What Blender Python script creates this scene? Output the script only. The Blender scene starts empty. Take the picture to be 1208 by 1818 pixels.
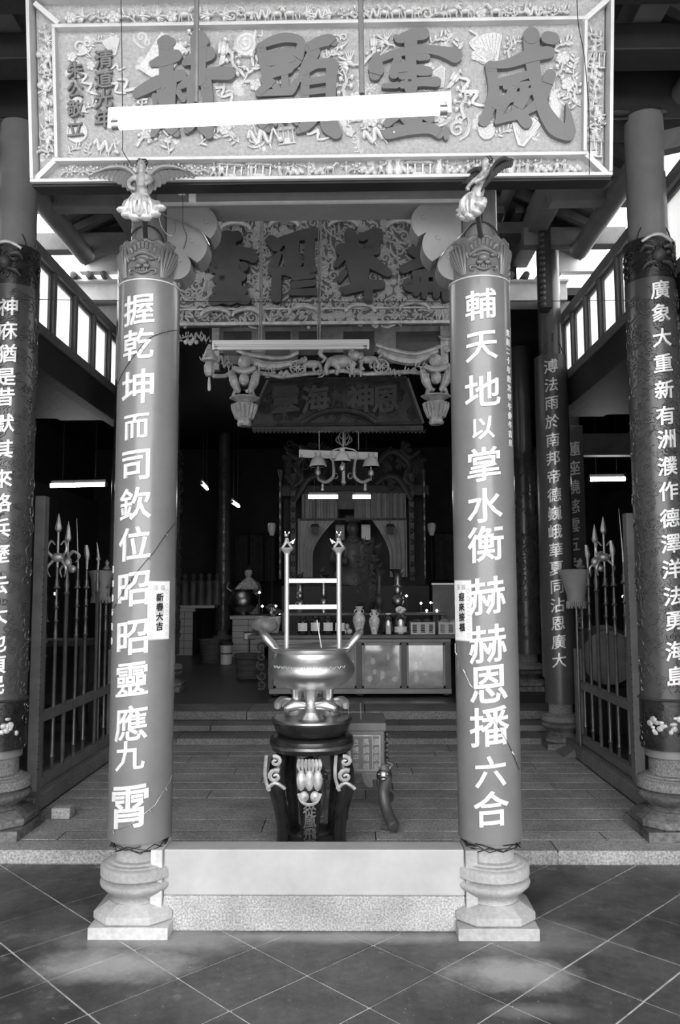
import bpy, bmesh, math, random
from mathutils import Vector, Matrix, Quaternion
sc = bpy.context.scene
col = sc.collection
PI = math.pi
R = random.Random(7)

# ------------------------------------------------------------------ camera
IW, IH, F = 1208, 1818, 1414.0
YAW, PITCH, ROLL = math.atan(23/F), math.atan(131/F), 0.004
fw = Vector((-math.sin(YAW)*math.cos(PITCH), math.cos(YAW)*math.cos(PITCH), math.sin(PITCH)))
rt = Vector((math.cos(YAW), math.sin(YAW), 0))
up = rt.cross(fw)
RT = rt*math.cos(ROLL) - up*math.sin(ROLL)
UP = up*math.cos(ROLL) + rt*math.sin(ROLL)
CP = Vector((0, 0, 1.6))
cam = bpy.data.cameras.new('camera'); co = bpy.data.objects.new('camera', cam); col.objects.link(co)
cam.sensor_fit = 'VERTICAL'; cam.sensor_height = 36; cam.lens = 36*F/IH
cam.clip_start = 0.05; cam.clip_end = 200
m3 = Matrix((RT, UP, -fw)).transposed()
co.matrix_world = Matrix.Translation(CP) @ m3.to_4x4()
sc.camera = co

def ray(px, py):
    return (fw*F + RT*(px-IW/2) - UP*(py-IH/2)).normalized()
def at(px, py, Y):                      # the point of the plane y=Y seen at that pixel
    d = ray(px, py); return CP + d*(Y/d.y)
def atX(px, py, X):
    d = ray(px, py); return CP + d*(X/d.x)
def atZ(px, py, Z):
    d = ray(px, py); return CP + d*((Z-CP.z)/d.z)

# ------------------------------------------------------------------ light
w = bpy.data.worlds.new('sky'); sc.world = w; w.use_nodes = True
bg = w.node_tree.nodes['Background']; bg.inputs[0].default_value = (.95, .97, 1, 1); bg.inputs[1].default_value = 6.6
w.node_tree.nodes['Background'].inputs[0].default_value = (1, 1, 1, 1)
sc.view_settings.view_transform = 'Standard'; sc.view_settings.look = 'None'
sc.view_settings.gamma = 1; sc.view_settings.use_curve_mapping = False
sc.view_settings.exposure = 0.0

# ------------------------------------------------------------------ materials (the photograph is monochrome)
def mat(name, g, rough=.6, metal=0.0, var=.15, scale=6, bump=0.0, bscale=60, emit=0, spec=.5, trans=0, detail=4):
    m = bpy.data.materials.new(name); m.use_nodes = True
    nt = m.node_tree; b = nt.nodes['Principled BSDF']
    b.inputs['Roughness'].default_value = rough; b.inputs['Metallic'].default_value = metal
    b.inputs['Specular IOR Level'].default_value = spec
    b.inputs['Base Color'].default_value = (g, g, g, 1)
    tc = nt.nodes.new('ShaderNodeTexCoord')
    if var:
        n = nt.nodes.new('ShaderNodeTexNoise'); n.inputs['Scale'].default_value = scale; n.inputs['Detail'].default_value = detail
        n.inputs['Roughness'].default_value = .65
        r = nt.nodes.new('ShaderNodeValToRGB')
        r.color_ramp.elements[0].position = .3; r.color_ramp.elements[1].position = .7
        lo, hi = g*(1-var), min(1, g*(1+var))
        r.color_ramp.elements[0].color = (lo, lo, lo, 1); r.color_ramp.elements[1].color = (hi, hi, hi, 1)
        nt.links.new(tc.outputs['Object'], n.inputs['Vector']); nt.links.new(n.outputs['Fac'], r.inputs[0])
        nt.links.new(r.outputs[0], b.inputs['Base Color'])
    if bump:
        n2 = nt.nodes.new('ShaderNodeTexNoise'); n2.inputs['Scale'].default_value = bscale; n2.inputs['Detail'].default_value = 3
        bp = nt.nodes.new('ShaderNodeBump'); bp.inputs['Strength'].default_value = bump; bp.inputs['Distance'].default_value = .01
        nt.links.new(tc.outputs['Object'], n2.inputs['Vector']); nt.links.new(n2.outputs['Fac'], bp.inputs['Height'])
        nt.links.new(bp.outputs[0], b.inputs['Normal'])
    if emit:
        b.inputs['Emission Color'].default_value = (1, 1, 1, 1); b.inputs['Emission Strength'].default_value = emit
    return m
def granite(name, g, c=.35, stain=.3, scale=90):
    m = mat(name, g, .85, var=0, spec=.25); nt = m.node_tree; b = nt.nodes['Principled BSDF']
    tc = [n for n in nt.nodes if n.type == 'TEX_COORD'][0]
    def ramp(sc_, lo, hi, p0, p1, src='Object', det=5):
        n = nt.nodes.new('ShaderNodeTexNoise'); n.inputs['Scale'].default_value = sc_; n.inputs['Detail'].default_value = det
        r = nt.nodes.new('ShaderNodeValToRGB'); r.color_ramp.elements[0].position = p0; r.color_ramp.elements[1].position = p1
        r.color_ramp.elements[0].color = (lo,)*3+(1,); r.color_ramp.elements[1].color = (hi,)*3+(1,)
        nt.links.new(tc.outputs[src], n.inputs['Vector']); nt.links.new(n.outputs['Fac'], r.inputs[0]); return r
    a = ramp(scale, g*(1-c), g*(1+c), .35, .65); s = ramp(3, 1-stain, 1.0, .35, .6)
    mx = nt.nodes.new('ShaderNodeMix'); mx.data_type = 'RGBA'; mx.blend_type = 'MULTIPLY'; mx.inputs[0].default_value = 1
    oi = nt.nodes.new('ShaderNodeObjectInfo'); mr = nt.nodes.new('ShaderNodeMapRange')
    mr.inputs[3].default_value = .82; mr.inputs[4].default_value = 1.12
    nt.links.new(oi.outputs['Random'], mr.inputs[0])
    nt.links.new(a.outputs[0], mx.inputs[6]); nt.links.new(s.outputs[0], mx.inputs[7])
    mx2 = nt.nodes.new('ShaderNodeMix'); mx2.data_type = 'RGBA'; mx2.blend_type = 'MULTIPLY'; mx2.inputs[0].default_value = 1
    nt.links.new(mx.outputs[2], mx2.inputs[6]); nt.links.new(mr.outputs[0], mx2.inputs[7])
    nt.links.new(mx2.outputs[2], b.inputs['Base Color'])
    bp = nt.nodes.new('ShaderNodeBump'); bp.inputs['Strength'].default_value = .5; bp.inputs['Distance'].default_value = .006
    nt.links.new(a.outputs[0], bp.inputs['Height']); nt.links.new(bp.outputs[0], b.inputs['Normal'])
    return m
M = dict(
    granite=granite('granite_paving', .34), pale_granite=granite('pale_granite', .5, .1, .4, 60), stepg=granite('granite_step', .18),
    base_dark=granite('stained_granite', .17, .3, .65, 40),
    curb=granite('threshold_granite', .38, .35, .35, 120),
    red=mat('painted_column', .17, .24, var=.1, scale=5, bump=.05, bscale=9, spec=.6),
    red_far=mat('dimmed_painted_column', .06, .3, var=.1, scale=4, spec=.5),  # column paint darkened so the court looks dimmer than the front
    board=mat('painted_board', .4, .5, var=.14, scale=4, bump=.1, bscale=30),
    lintel=mat('painted_lintel', .21, .5, var=.15, scale=5, bump=.1, bscale=20),
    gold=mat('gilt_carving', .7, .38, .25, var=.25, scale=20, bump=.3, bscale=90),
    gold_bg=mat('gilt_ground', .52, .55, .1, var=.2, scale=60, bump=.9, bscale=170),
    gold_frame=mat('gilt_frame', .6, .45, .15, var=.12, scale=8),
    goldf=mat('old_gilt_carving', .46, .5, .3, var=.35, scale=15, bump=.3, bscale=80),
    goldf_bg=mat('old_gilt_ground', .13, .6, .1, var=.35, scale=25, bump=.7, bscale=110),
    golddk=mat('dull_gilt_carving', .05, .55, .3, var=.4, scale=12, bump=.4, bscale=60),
    letter=mat('leaf_white_letter', .8, .35, .25, var=.1, scale=30, bump=.15, bscale=60),
    letter_far=mat('gold_letter', .62, .35, .3, var=.2, scale=30),
    green=mat('painted_character', .165, .55, var=.06, scale=4),
    dgreen=mat('dark_painted_character', .035, .5, var=.3, scale=5),
    brass=mat('polished_brass', .75, .4, 1.0, var=.1, scale=5, bump=.03, bscale=30),
    rodm=mat('satin_metal_rod', .6, .35, .6, var=.1),
    brass_d=mat('dull_brass', .3, .38, 1.0, var=.3, scale=8, bump=.1, bscale=40),
    lacquer=mat('black_lacquer', .018, .25, var=.4, scale=10, bump=.15, bscale=30),
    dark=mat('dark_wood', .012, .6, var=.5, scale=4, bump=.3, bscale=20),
    midwood=mat('brown_wood', .06, .5, var=.35, scale=5, bump=.2, bscale=25),
    greywood=mat('grey_painted_wood', .13, .6, var=.25, scale=5),
    paleroof=mat('limewashed_plaster', .55, .8, var=.25, scale=3, bump=.2, bscale=10),
    tile=mat('clay_tile', .11, .8, var=.35, scale=6, bump=.3, bscale=30),
    wood_cab=mat('cabinet_wood', .16, .4, var=.25, scale=5),
    cab_back=mat('cabinet_panel', .36, .12, var=.3, scale=9, spec=.8),  # paled to imitate the reflections in the door glass
    white=mat('white_enamel', .85, .35, var=.03), tube=mat('lit_tube', .9, .3, var=0, emit=2.2), tube_hot=mat('lit_far_tube', .9, .3, var=0, emit=30),
    tube_off=mat('unlit_tube', .8, .2, var=0), bulb=mat('small_bulb', .9, .3, var=0, emit=25),
    metal=mat('grey_conduit', .12, .5, .4, var=.2, scale=20), joint=mat('dark_joint_fill', .03, .9, var=.3), conduit=mat('galvanised_conduit', .3, .4, .5, var=.15, scale=20), panel=mat('faded_painted_panel', .24, .7, var=.4, scale=7),
    black=mat('black_wire', .015, .6, var=0), steel=mat('bare_wire', .45, .35, .8, var=0),
    paper=mat('printed_paper', .78, .8, var=.06, scale=30), paper_mid=mat('printed_paper_motif', .5, .8, var=.1, scale=30), ink=mat('black_ink', .012, .6, var=0),
    cloth=mat('curtain_cloth', .24, .7, var=.15, scale=8), clothd=mat('dark_cloth', .045, .8, var=.3, scale=10),
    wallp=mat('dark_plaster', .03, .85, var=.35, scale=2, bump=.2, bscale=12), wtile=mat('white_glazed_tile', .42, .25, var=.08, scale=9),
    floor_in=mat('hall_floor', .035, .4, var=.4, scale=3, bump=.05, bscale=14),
    shade=mat('opal_glass_shade', .55, .25, var=.05), porcelain=mat('painted_porcelain', .5, .2, var=.5, scale=28),
    label=mat('pasted_label', .6, .7, var=.2, scale=60), plastic=mat('plastic_bag', .32, .3, var=.3, scale=12, bump=.6, bscale=15),
    bucket=mat('white_plastic', .6, .4, var=.08), basket=mat('woven_basket', .07, .8, var=.4, scale=40, bump=.6, bscale=80),
    basket_l=mat('pale_plastic_basket', .38, .5, var=.1), porch=mat('porch_wall', .25, .8, var=.2, scale=2),
    steelfence=mat('fence_metal', .11, .38, .5, var=.25, scale=15, spec=.6), tipgold=mat('spear_head_gilt', .42, .4, .6, var=.25, scale=30),
    winwood=mat('window_timber', .13, .55, var=.2, scale=6),
)
def glass_pane():
    m = bpy.data.materials.new('frosted_glass'); m.use_nodes = True; nt = m.node_tree; nt.nodes.clear()
    o = nt.nodes.new('ShaderNodeOutputMaterial'); t = nt.nodes.new('ShaderNodeBsdfTranslucent'); g = nt.nodes.new('ShaderNodeBsdfGlossy')
    t.inputs[0].default_value = (.8, .8, .8, 1); g.inputs[0].default_value = (.5, .5, .5, 1); g.inputs[1].default_value = .3
    x = nt.nodes.new('ShaderNodeMixShader'); x.inputs[0].default_value = .06
    nt.links.new(t.outputs[0], x.inputs[1]); nt.links.new(g.outputs[0], x.inputs[2]); nt.links.new(x.outputs[0], o.inputs[0]); return m
M['frost'] = glass_pane()
def clear_pane(name, a):
    m = bpy.data.materials.new(name); m.use_nodes = True; nt = m.node_tree; nt.nodes.clear()
    o = nt.nodes.new('ShaderNodeOutputMaterial'); t = nt.nodes.new('ShaderNodeBsdfTransparent'); g = nt.nodes.new('ShaderNodeBsdfGlossy')
    g.inputs[1].default_value = .05
    f = nt.nodes.new('ShaderNodeFresnel'); f.inputs[0].default_value = 1.5
    ad = nt.nodes.new('ShaderNodeMath'); ad.operation = 'ADD'; ad.inputs[1].default_value = a
    x = nt.nodes.new('ShaderNodeMixShader'); nt.links.new(f.outputs[0], ad.inputs[0]); nt.links.new(ad.outputs[0], x.inputs[0])
    nt.links.new(t.outputs[0], x.inputs[1]); nt.links.new(g.outputs[0], x.inputs[2]); nt.links.new(x.outputs[0], o.inputs[0]); return m
M['glass'] = clear_pane('clear_glass', .1)
def floor_tile_mat():
    # cement tiles: mottled, speckled, with a pale dusty stain spread around the two plinths
    m = mat('dark_cement_tile', .06, .38, var=0, spec=.4); nt = m.node_tree; b = nt.nodes['Principled BSDF']
    ge = nt.nodes.new('ShaderNodeNewGeometry'); L = nt.links.new
    def noise(s, d=5):
        n = nt.nodes.new('ShaderNodeTexNoise'); n.inputs['Scale'].default_value = s; n.inputs['Detail'].default_value = d
        n.inputs['Roughness'].default_value = .7
        L(ge.outputs['Position'], n.inputs['Vector']); return n
    def rng(src, a, c, lo, hi):
        r = nt.nodes.new('ShaderNodeMapRange'); r.inputs[1].default_value = a; r.inputs[2].default_value = c
        r.inputs[3].default_value = lo; r.inputs[4].default_value = hi; L(src, r.inputs[0]); return r.outputs[0]
    def mth(op, x, y):
        q = nt.nodes.new('ShaderNodeMath'); q.operation = op
        for i, v in enumerate((x, y)):
            if isinstance(v, (int, float)): q.inputs[i].default_value = v
            else: L(v, q.inputs[i])
        return q.outputs[0]
    base = rng(noise(3.2).outputs['Fac'], .35, .68, .04, .115)
    fine = rng(noise(26).outputs['Fac'], .3, .7, .75, 1.25)
    specks = rng(noise(85, 2).outputs['Fac'], .70, .75, 0, .32)
    blot = rng(noise(7, 3).outputs['Fac'], .63, .72, 0, .08)
    wob = noise(5, 4).outputs['Fac']
    s = None
    for cx, cy, rx, ry, k in ((-1.0, 3.36, .32, .15, .33), (-.8, 3.6, .5, .14, .2), (.80, 3.62, .42, .18, .15), (.63, 3.3, .24, .13, .34), (-.2, 3.62, 1.0, .06, .2), (.62, 3.02, .18, .05, .12)):
        dv = nt.nodes.new('ShaderNodeVectorMath'); dv.operation = 'SUBTRACT'; dv.inputs[1].default_value = (cx, cy, 0); L(ge.outputs['Position'], dv.inputs[0])
        sv = nt.nodes.new('ShaderNodeVectorMath'); sv.operation = 'MULTIPLY'; sv.inputs[1].default_value = (1/rx, 1/ry, 0); L(dv.outputs[0], sv.inputs[0])
        ln = nt.nodes.new('ShaderNodeVectorMath'); ln.operation = 'LENGTH'; L(sv.outputs[0], ln.inputs[0])
        d = mth('ADD', ln.outputs['Value'], mth('MULTIPLY', mth('SUBTRACT', wob, .5), 1.6))
        v = rng(d, .3, 1.25, k, 0)
        s = v if s is None else mth('MAXIMUM', s, v)
    tot = mth('ADD', mth('ADD', mth('ADD', mth('MULTIPLY', base, fine), specks), blot), s)
    cb = nt.nodes.new('ShaderNodeCombineColor'); [L(tot, cb.inputs[i]) for i in range(3)]
    L(cb.outputs[0], b.inputs['Base Color'])
    L(rng(noise(4).outputs['Fac'], .3, .7, .28, .6), b.inputs['Roughness'])
    return m
M['ftile'] = floor_tile_mat()
M['mortar'] = mat('pale_joint_mortar', .6, .8, var=.4, scale=20)

# ------------------------------------------------------------------ mesh helpers
class MB:
    def __init__(s): s.v = []; s.f = []; s.s = []; s.X = None
    def add(s, vs, fs, sm=False):
        n = len(s.v)
        s.v += [tuple(s.X @ Vector(v)) if s.X else tuple(v) for v in vs]
        s.f += [tuple(i+n for i in f) for f in fs]; s.s += [sm]*len(fs)
        return s
    def box(s, x0, x1, y0, y1, z0, z1, rot=None):
        vs = [(x, y, z) for x in (x0, x1) for y in (y0, y1) for z in (z0, z1)]
        return s.add(vs, [(0, 1, 3, 2), (4, 6, 7, 5), (0, 4, 5, 1), (2, 3, 7, 6), (0, 2, 6, 4), (1, 5, 7, 3)])
    def frust(s, x0, x1, y0, y1, z0, X0, X1, Y0, Y1, z1):
        vs = [(x0, y0, z0), (x1, y0, z0), (x1, y1, z0), (x0, y1, z0), (X0, Y0, z1), (X1, Y0, z1), (X1, Y1, z1), (X0, Y1, z1)]
        return s.add(vs, [(3, 2, 1, 0), (4, 5, 6, 7), (0, 1, 5, 4), (1, 2, 6, 5), (2, 3, 7, 6), (3, 0, 4, 7)])
    def beam(s, a, b, w, h):                        # box beam between two points, w across, h upright
        a = Vector(a); b = Vector(b); d = (b-a).normalized(); u = Vector((0, 0, 1))
        if abs(d.z) > .95: u = Vector((0, 1, 0))
        x = d.cross(u).normalized()*w/2; z = x.cross(d).normalized()*h/2
        vs = [p+i*x+j*z for p in (a, b) for i in (-1, 1) for j in (-1, 1)]
        return s.add(vs, [(0, 1, 3, 2), (4, 6, 7, 5), (0, 4, 5, 1), (2, 3, 7, 6), (0, 2, 6, 4), (1, 5, 7, 3)])
    def lathe(s, prof, n=24, c=(0, 0, 0), sm=True, a0=0, a1=2*PI, sy=1.0, rot=0):
        full = abs(a1-a0-2*PI) < 1e-6; k = n if full else n+1
        vs = []
        for r, z in prof:
            for i in range(k):
                a = a0+(a1-a0)*i/n+rot
                vs.append((c[0]+r*math.cos(a), c[1]+r*math.sin(a)*sy, c[2]+z))
        fs = []
        for j in range(len(prof)-1):
            for i in range(n):
                i2 = (i+1) % k if full else i+1
                fs.append((j*k+i, j*k+i2, (j+1)*k+i2, (j+1)*k+i))
        if full:
            if prof[0][0] > 1e-4: fs.append(tuple(range(k))[::-1])
            if prof[-1][0] > 1e-4: fs.append(tuple((len(prof)-1)*k+i for i in range(k)))
        return s.add(vs, fs, sm)
    def tube(s, pts, r, n=6, sm=True, cap=True, flat=1.0, closed=False):
        pts = [Vector(p) for p in pts]; N = len(pts)
        rs = list(r) if isinstance(r, (list, tuple)) else [r]*N
        if 3 <= N <= 8 and not closed:                # round the corners
            q, w_ = [], []
            for i in range(N-1):
                p0, p1, p2, p3 = pts[max(i-1, 0)], pts[i], pts[i+1], pts[min(i+2, N-1)]
                for t in (0, .33, .67):
                    q.append(.5*((2*p1)+(p2-p0)*t+(2*p0-5*p1+4*p2-p3)*t*t+(3*p1-p0-3*p2+p3)*t**3)); w_.append(rs[i]+(rs[i+1]-rs[i])*t)
            pts = q+[pts[-1]]; rs = w_+[rs[-1]]; N = len(pts)
        vs = []; u = None
        for i, p in enumerate(pts):
            if closed: d = pts[(i+1) % N]-pts[i-1]
            else: d = pts[min(i+1, N-1)]-pts[max(i-1, 0)]
            if d.length < 1e-9: d = Vector((0, 0, 1))
            d.normalize()
            if u is None:
                u = Vector((0, 1, 0)) if abs(d.y) < .9 else Vector((1, 0, 0))
            u = (u-d*u.dot(d)); u = u.normalized() if u.length > 1e-6 else d.orthogonal().normalized()
            q = d.cross(u)
            for k in range(n):
                a = 2*PI*k/n; vs.append(p+u*math.cos(a)*rs[i]*flat+q*math.sin(a)*rs[i])
        fs = []
        for j in range(N if closed else N-1):
            j2 = (j+1) % N
            for k in range(n): fs.append((j*n+k, j*n+(k+1) % n, j2*n+(k+1) % n, j2*n+k))
        if cap and not closed: fs += [tuple(range(n))[::-1], tuple((N-1)*n+k for k in range(n))]
        return s.add(vs, fs, sm)
    def ell(s, c, r, n=8, m=5, rot=None, sm=True):
        if isinstance(r, (int, float)): r = (r, r, r)
        vs = []; fs = []
        q = rot if rot is not None else None
        for j in range(m+1):
            t = PI*j/m
            for i in range(n):
                a = 2*PI*i/n
                v = Vector((r[0]*math.sin(t)*math.cos(a), r[1]*math.sin(t)*math.sin(a), r[2]*math.cos(t)))
                if q is not None: v = q @ v
                vs.append(v+Vector(c))
        for j in range(m):
            for i in range(n): fs.append((j*n+i, j*n+(i+1) % n, (j+1)*n+(i+1) % n, (j+1)*n+i))
        return s.add(vs, fs, sm)
    def prism(s, poly, y0, y1, sm=False):           # polygon in x,z extruded along y
        n = len(poly)
        vs = [(x, y0, z) for x, z in poly]+[(x, y1, z) for x, z in poly]
        fs = [tuple(range(n)), tuple(range(n, 2*n))[::-1]]+[(i, (i+1) % n, n+(i+1) % n, n+i) for i in range(n)]
        return s.add(vs, fs, sm)
    def stroke(s, pts, y0, y1, k=5):                # brush stroke (x,z,w): a chain of rounded pieces extruded along y
        P = []
        for i in range(len(pts)-1):                 # smooth the polyline
            a, b = pts[i], pts[i+1]
            pa = pts[i-1] if i else a; pb = pts[i+2] if i+2 < len(pts) else b
            for t in range(k):
                t = t/k; t2 = t*t; t3 = t2*t
                P.append(tuple(.5*((2*a[c])+(-pa[c]+b[c])*t+(2*pa[c]-5*a[c]+4*b[c]-pb[c])*t2+(-pa[c]+3*a[c]-3*b[c]+pb[c])*t3) for c in range(3)))
        P.append(pts[-1])
        L, Rr = [], []; s.q = getattr(s, 'q', 0)
        for i, p in enumerate(P):
            q0 = P[max(i-1, 0)]; q1 = P[min(i+1, len(P)-1)]
            dx, dz = q1[0]-q0[0], q1[1]-q0[1]; l = math.hypot(dx, dz) or 1
            nx, nz = -dz/l, dx/l; h = max(p[2], .001)/2
            L.append((p[0]+nx*h, p[1]+nz*h)); Rr.append((p[0]-nx*h, p[1]-nz*h))
        for i in range(len(P)-1):
            s.q += 1; s.prism([L[i], L[i+1], Rr[i+1], Rr[i]], y0-.00012*(s.q % 40), y1)
        for e in (0, -1):
            p = P[e]; h = p[2]/2; s.q += 1
            s.prism([(p[0]+h*math.cos(a*PI/6), p[1]+h*math.sin(a*PI/6)) for a in range(12)], y0-.00012*(s.q % 40), y1)
        return s
    def map(s, fn): s.v = [tuple(fn(*v)) for v in s.v]; return s
    def mesh(s, name, m=None):
        me = bpy.data.meshes.new(name); me.from_pydata(s.v, [], s.f); me.update()
        me.polygons.foreach_set('use_smooth', s.s)
        bm = bmesh.new(); bm.from_mesh(me); bmesh.ops.recalc_face_normals(bm, faces=bm.faces); bm.to_mesh(me); bm.free()
        if any(s.s):
            bm = bmesh.new(); bm.from_mesh(me)
            for e in bm.edges:
                if len(e.link_faces) == 2 and e.calc_face_angle(0) > .72: e.smooth = False
            bm.to_mesh(me); bm.free()
        if m is not None: me.materials.append(m)
        return me
    def build(s, name, m, parent=None, bevel=0, local=False, seg=2):
        if parent is not None and not local:
            off = wloc(parent); s.v = [(x-off.x, y-off.y, z-off.z) for x, y, z in s.v]
        me = s.mesh(name, M[m] if isinstance(m, str) else m)
        if bevel:
            bm = bmesh.new(); bm.from_mesh(me); bmesh.ops.remove_doubles(bm, verts=bm.verts, dist=1e-5)
            es = [e for e in bm.edges if len(e.link_faces) == 2 and e.calc_face_angle(0) > .6]
            bmesh.ops.bevel(bm, geom=es, offset=bevel, segments=seg, affect='EDGES', profile=.6, clamp_overlap=True)
            bm.to_mesh(me); bm.free()
        o = bpy.data.objects.new(name, me); col.objects.link(o)
        if parent is not None: o.parent = parent
        return o
def wloc(o):
    l = Vector(o.location)
    while o.parent is not None: o = o.parent; l += o.location
    return l
def tag(o, label=None, cat=None, group=None, kind=None):
    if label: o['label'] = label
    if cat: o['category'] = cat
    if group: o['group'] = group
    if kind: o['kind'] = kind
    return o
def thing(name, loc, label, cat, group=None, kind=None, rotz=0):
    o = bpy.data.objects.new(name, None); col.objects.link(o); o.location = loc; o.rotation_euler.z = rotz
    o.empty_display_size = .1
    return tag(o, label, cat, group, kind)
def struct(name, mb, m, bevel=0): return tag(mb.build(name, m, None, bevel), kind='structure')
def copy_tree(o, parent=None):
    c = o.copy(); col.objects.link(c)
    if parent is not None: c.parent = parent
    for ch in list(o.children): copy_tree(ch, c)
    return c
def inst(me, name, parent, loc, scale=(1, 1, 1), roty=0, rot=None):
    o = bpy.data.objects.new(name, me); col.objects.link(o); o.parent = parent; o.location = loc; o.scale = scale
    o.rotation_euler = rot if rot is not None else (0, roty, 0)
    return o
def glyph(ch, size, depth=.006, bold=.022, shear=.10, wx=1.0, cut=None):
    """a written character as a solid in x,z (centred), y from 0 to -depth; strokes are fattened by pushing the outline outwards"""
    cu = bpy.data.curves.new('t', 'FONT'); cu.body = ch; cu.size = 1; cu.fill_mode = 'BOTH'; cu.resolution_u = 2
    o = bpy.data.objects.new('t', cu); col.objects.link(o)
    bpy.context.view_layer.update()
    me = bpy.data.meshes.new_from_object(o.evaluated_get(bpy.context.evaluated_depsgraph_get()))
    bpy.data.objects.remove(o); bpy.data.curves.remove(cu)
    bm = bmesh.new(); bm.from_mesh(me); bpy.data.meshes.remove(me)
    bmesh.ops.remove_doubles(bm, verts=bm.verts, dist=1e-4)
    for f in bm.faces:
        if f.normal.z < 0: f.normal_flip()
    off = {}
    for v in bm.verts:
        n = Vector((0, 0, 0)); k = 0
        for e in v.link_edges:
            if len(e.link_faces) == 1:
                f = e.link_faces[0]; d = (e.verts[1].co-e.verts[0].co); q = Vector((d.y, -d.x, 0))
                if q.length < 1e-9: continue
                q.normalize()
                if q.dot(f.calc_center_median()-e.verts[0].co) > 0: q = -q
                n += q; k += 1
        if k: off[v] = n.normalized()*min(1.35, 1/max(.6, (n/k).length)) if n.length > 1e-6 else Vector()
    for v, d in off.items(): v.co += d*bold
    if cut:
        k = -.1
        while k < 1.3:
            bmesh.ops.bisect_plane(bm, geom=bm.verts[:]+bm.edges[:]+bm.faces[:], plane_co=(k, 0, 0), plane_no=(1, 0, 0)); k += cut
    mb = MB()
    xs = [v.co.x for v in bm.verts]; ys = [v.co.y for v in bm.verts]
    cx, cy = (min(xs)+max(xs))/2, (min(ys)+max(ys))/2
    bm.verts.index_update(); N = len(bm.verts)
    P = [((v.co.x-cx)*size*wx, (v.co.y-cy+shear*(v.co.x-cx))*size) for v in bm.verts]
    mb.v = [(x, -depth, z) for x, z in P]+[(x, 0.0, z) for x, z in P]
    mb.f = [tuple(v.index for v in f.verts) for f in bm.faces]
    for e in bm.edges:
        if len(e.link_faces) == 1: a, b = e.verts[0].index, e.verts[1].index; mb.f.append((a, b, b+N, a+N))
    mb.s = [False]*len(mb.f)
    bm.free(); return mb
def wrap(mb, c, rad, a0=0.0):
    """bend a flat relief (x,z, y=-height) round a vertical cylinder, facing -y"""
    def f(x, y, z):
        a = x/rad+a0; r = rad-y
        return (c[0]+r*math.sin(a), c[1]-r*math.cos(a), c[2]+z)
    return mb.map(f)
# ------------------------------------------------------------------ positions shared by many things
XL, XR, YC = -.985, .618, 3.755            # front pair of columns
OL, OR_, YO = -2.14, 1.87, 4.87
Z0 = .078                                  # level of the front floor           # outer columns of the court
YM = 7.37                                  # columns at the foot of the hall steps
WL, WR = -2.29, 1.94                       # clerestory walls
ZG, ZH = .1515, .35                         # granite court, hall floor
STEP1, STEP2, STEP3 = 7.46, 7.80, 8.115

# ------------------------------------------------------------------ large structure
fl = struct('floor', MB().box(-6.5, 6.5, -6, 4.525, -.12, Z0-.004), 'mortar')
def clip(poly, f):
    out = []
    for i, a in enumerate(poly):
        b = poly[(i+1) % len(poly)]; fa, fb = f(a), f(b)
        if fa >= 0: out.append(a)
        if fa*fb < 0:
            t = fa/(fa-fb); out.append((a[0]+(b[0]-a[0])*t, a[1]+(b[1]-a[1])*t))
    return out
SA, SB = .4775, .53
for i in range(-14, 14):
    for j in range(-14, 14):
        c0, d0 = -3.945+SA*i, 2.56+SB*j; g = .0068+R.uniform(-.0012, .0015)
        P = []
        for c, d in ((c0+g, d0+g), (c0+g, d0+SB-g), (c0+SA-g, d0+SB-g), (c0+SA-g, d0+g)):
            P.append(((c+d)/2, (d-c)/2))
        for f in (lambda p: 4.52-p[1], lambda p: p[1]-1.3, lambda p: p[0]+3.6, lambda p: 3.4-p[0]):
            if P: P = clip(P, f)
        if len(P) < 3: continue
        cx = sum(p[0] for p in P)/len(P); cy = sum(p[1] for p in P)/len(P)
        tz = R.uniform(-.0005, .0004)
        n = len(P); v = [(x, y, Z0-.004) for x, y in P]+[(x, y, Z0+tz) for x, y in P]
        mb = MB().add(v, [tuple(range(n, 2*n))]+[(k, (k+1) % n, n+(k+1) % n, n+k) for k in range(n)])
        mb.build('tile', 'ftile', fl)
struct('ground_outside', MB().box(-40, 40, -60, -6.02, -.2, -.05), 'porch')  # out of view, added so the light comes more from above
# granite court: body with slabs laid on it
gp = struct('floor_granite', MB().box(-2.3, 2.1, 4.54, 7.45, -.1, ZG-.003), 'joint')
rows = [4.53, 4.71, 4.87, 5.11, 5.36, 5.61, 5.84, 6.04, 6.32, 6.51, 6.71, 6.97, 7.16, 7.46]
for k in range(len(rows)-1):
    x = -2.04-R.uniform(0, .9)
    while x < 1.84:
        l = R.uniform(1.0, 1.9); a, b = max(x, -2.04), min(x+l, 1.86)
        if b-a > .08:
            h = ZG+R.uniform(-.001, .001) if k else ZG
            MB().box(a+.004, b-.004, rows[k]+(.008 if k else 0), rows[k+1]-.008, ZG-.072 if k == 0 else ZG-.02, h).build('slab', 'granite', gp)
        x += l
# lower face of the court edge
st = struct('trim_1', MB().box(-5.5, 5.2, 4.531, 4.57, -.1, ZG-.012), 'stepg')
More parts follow.
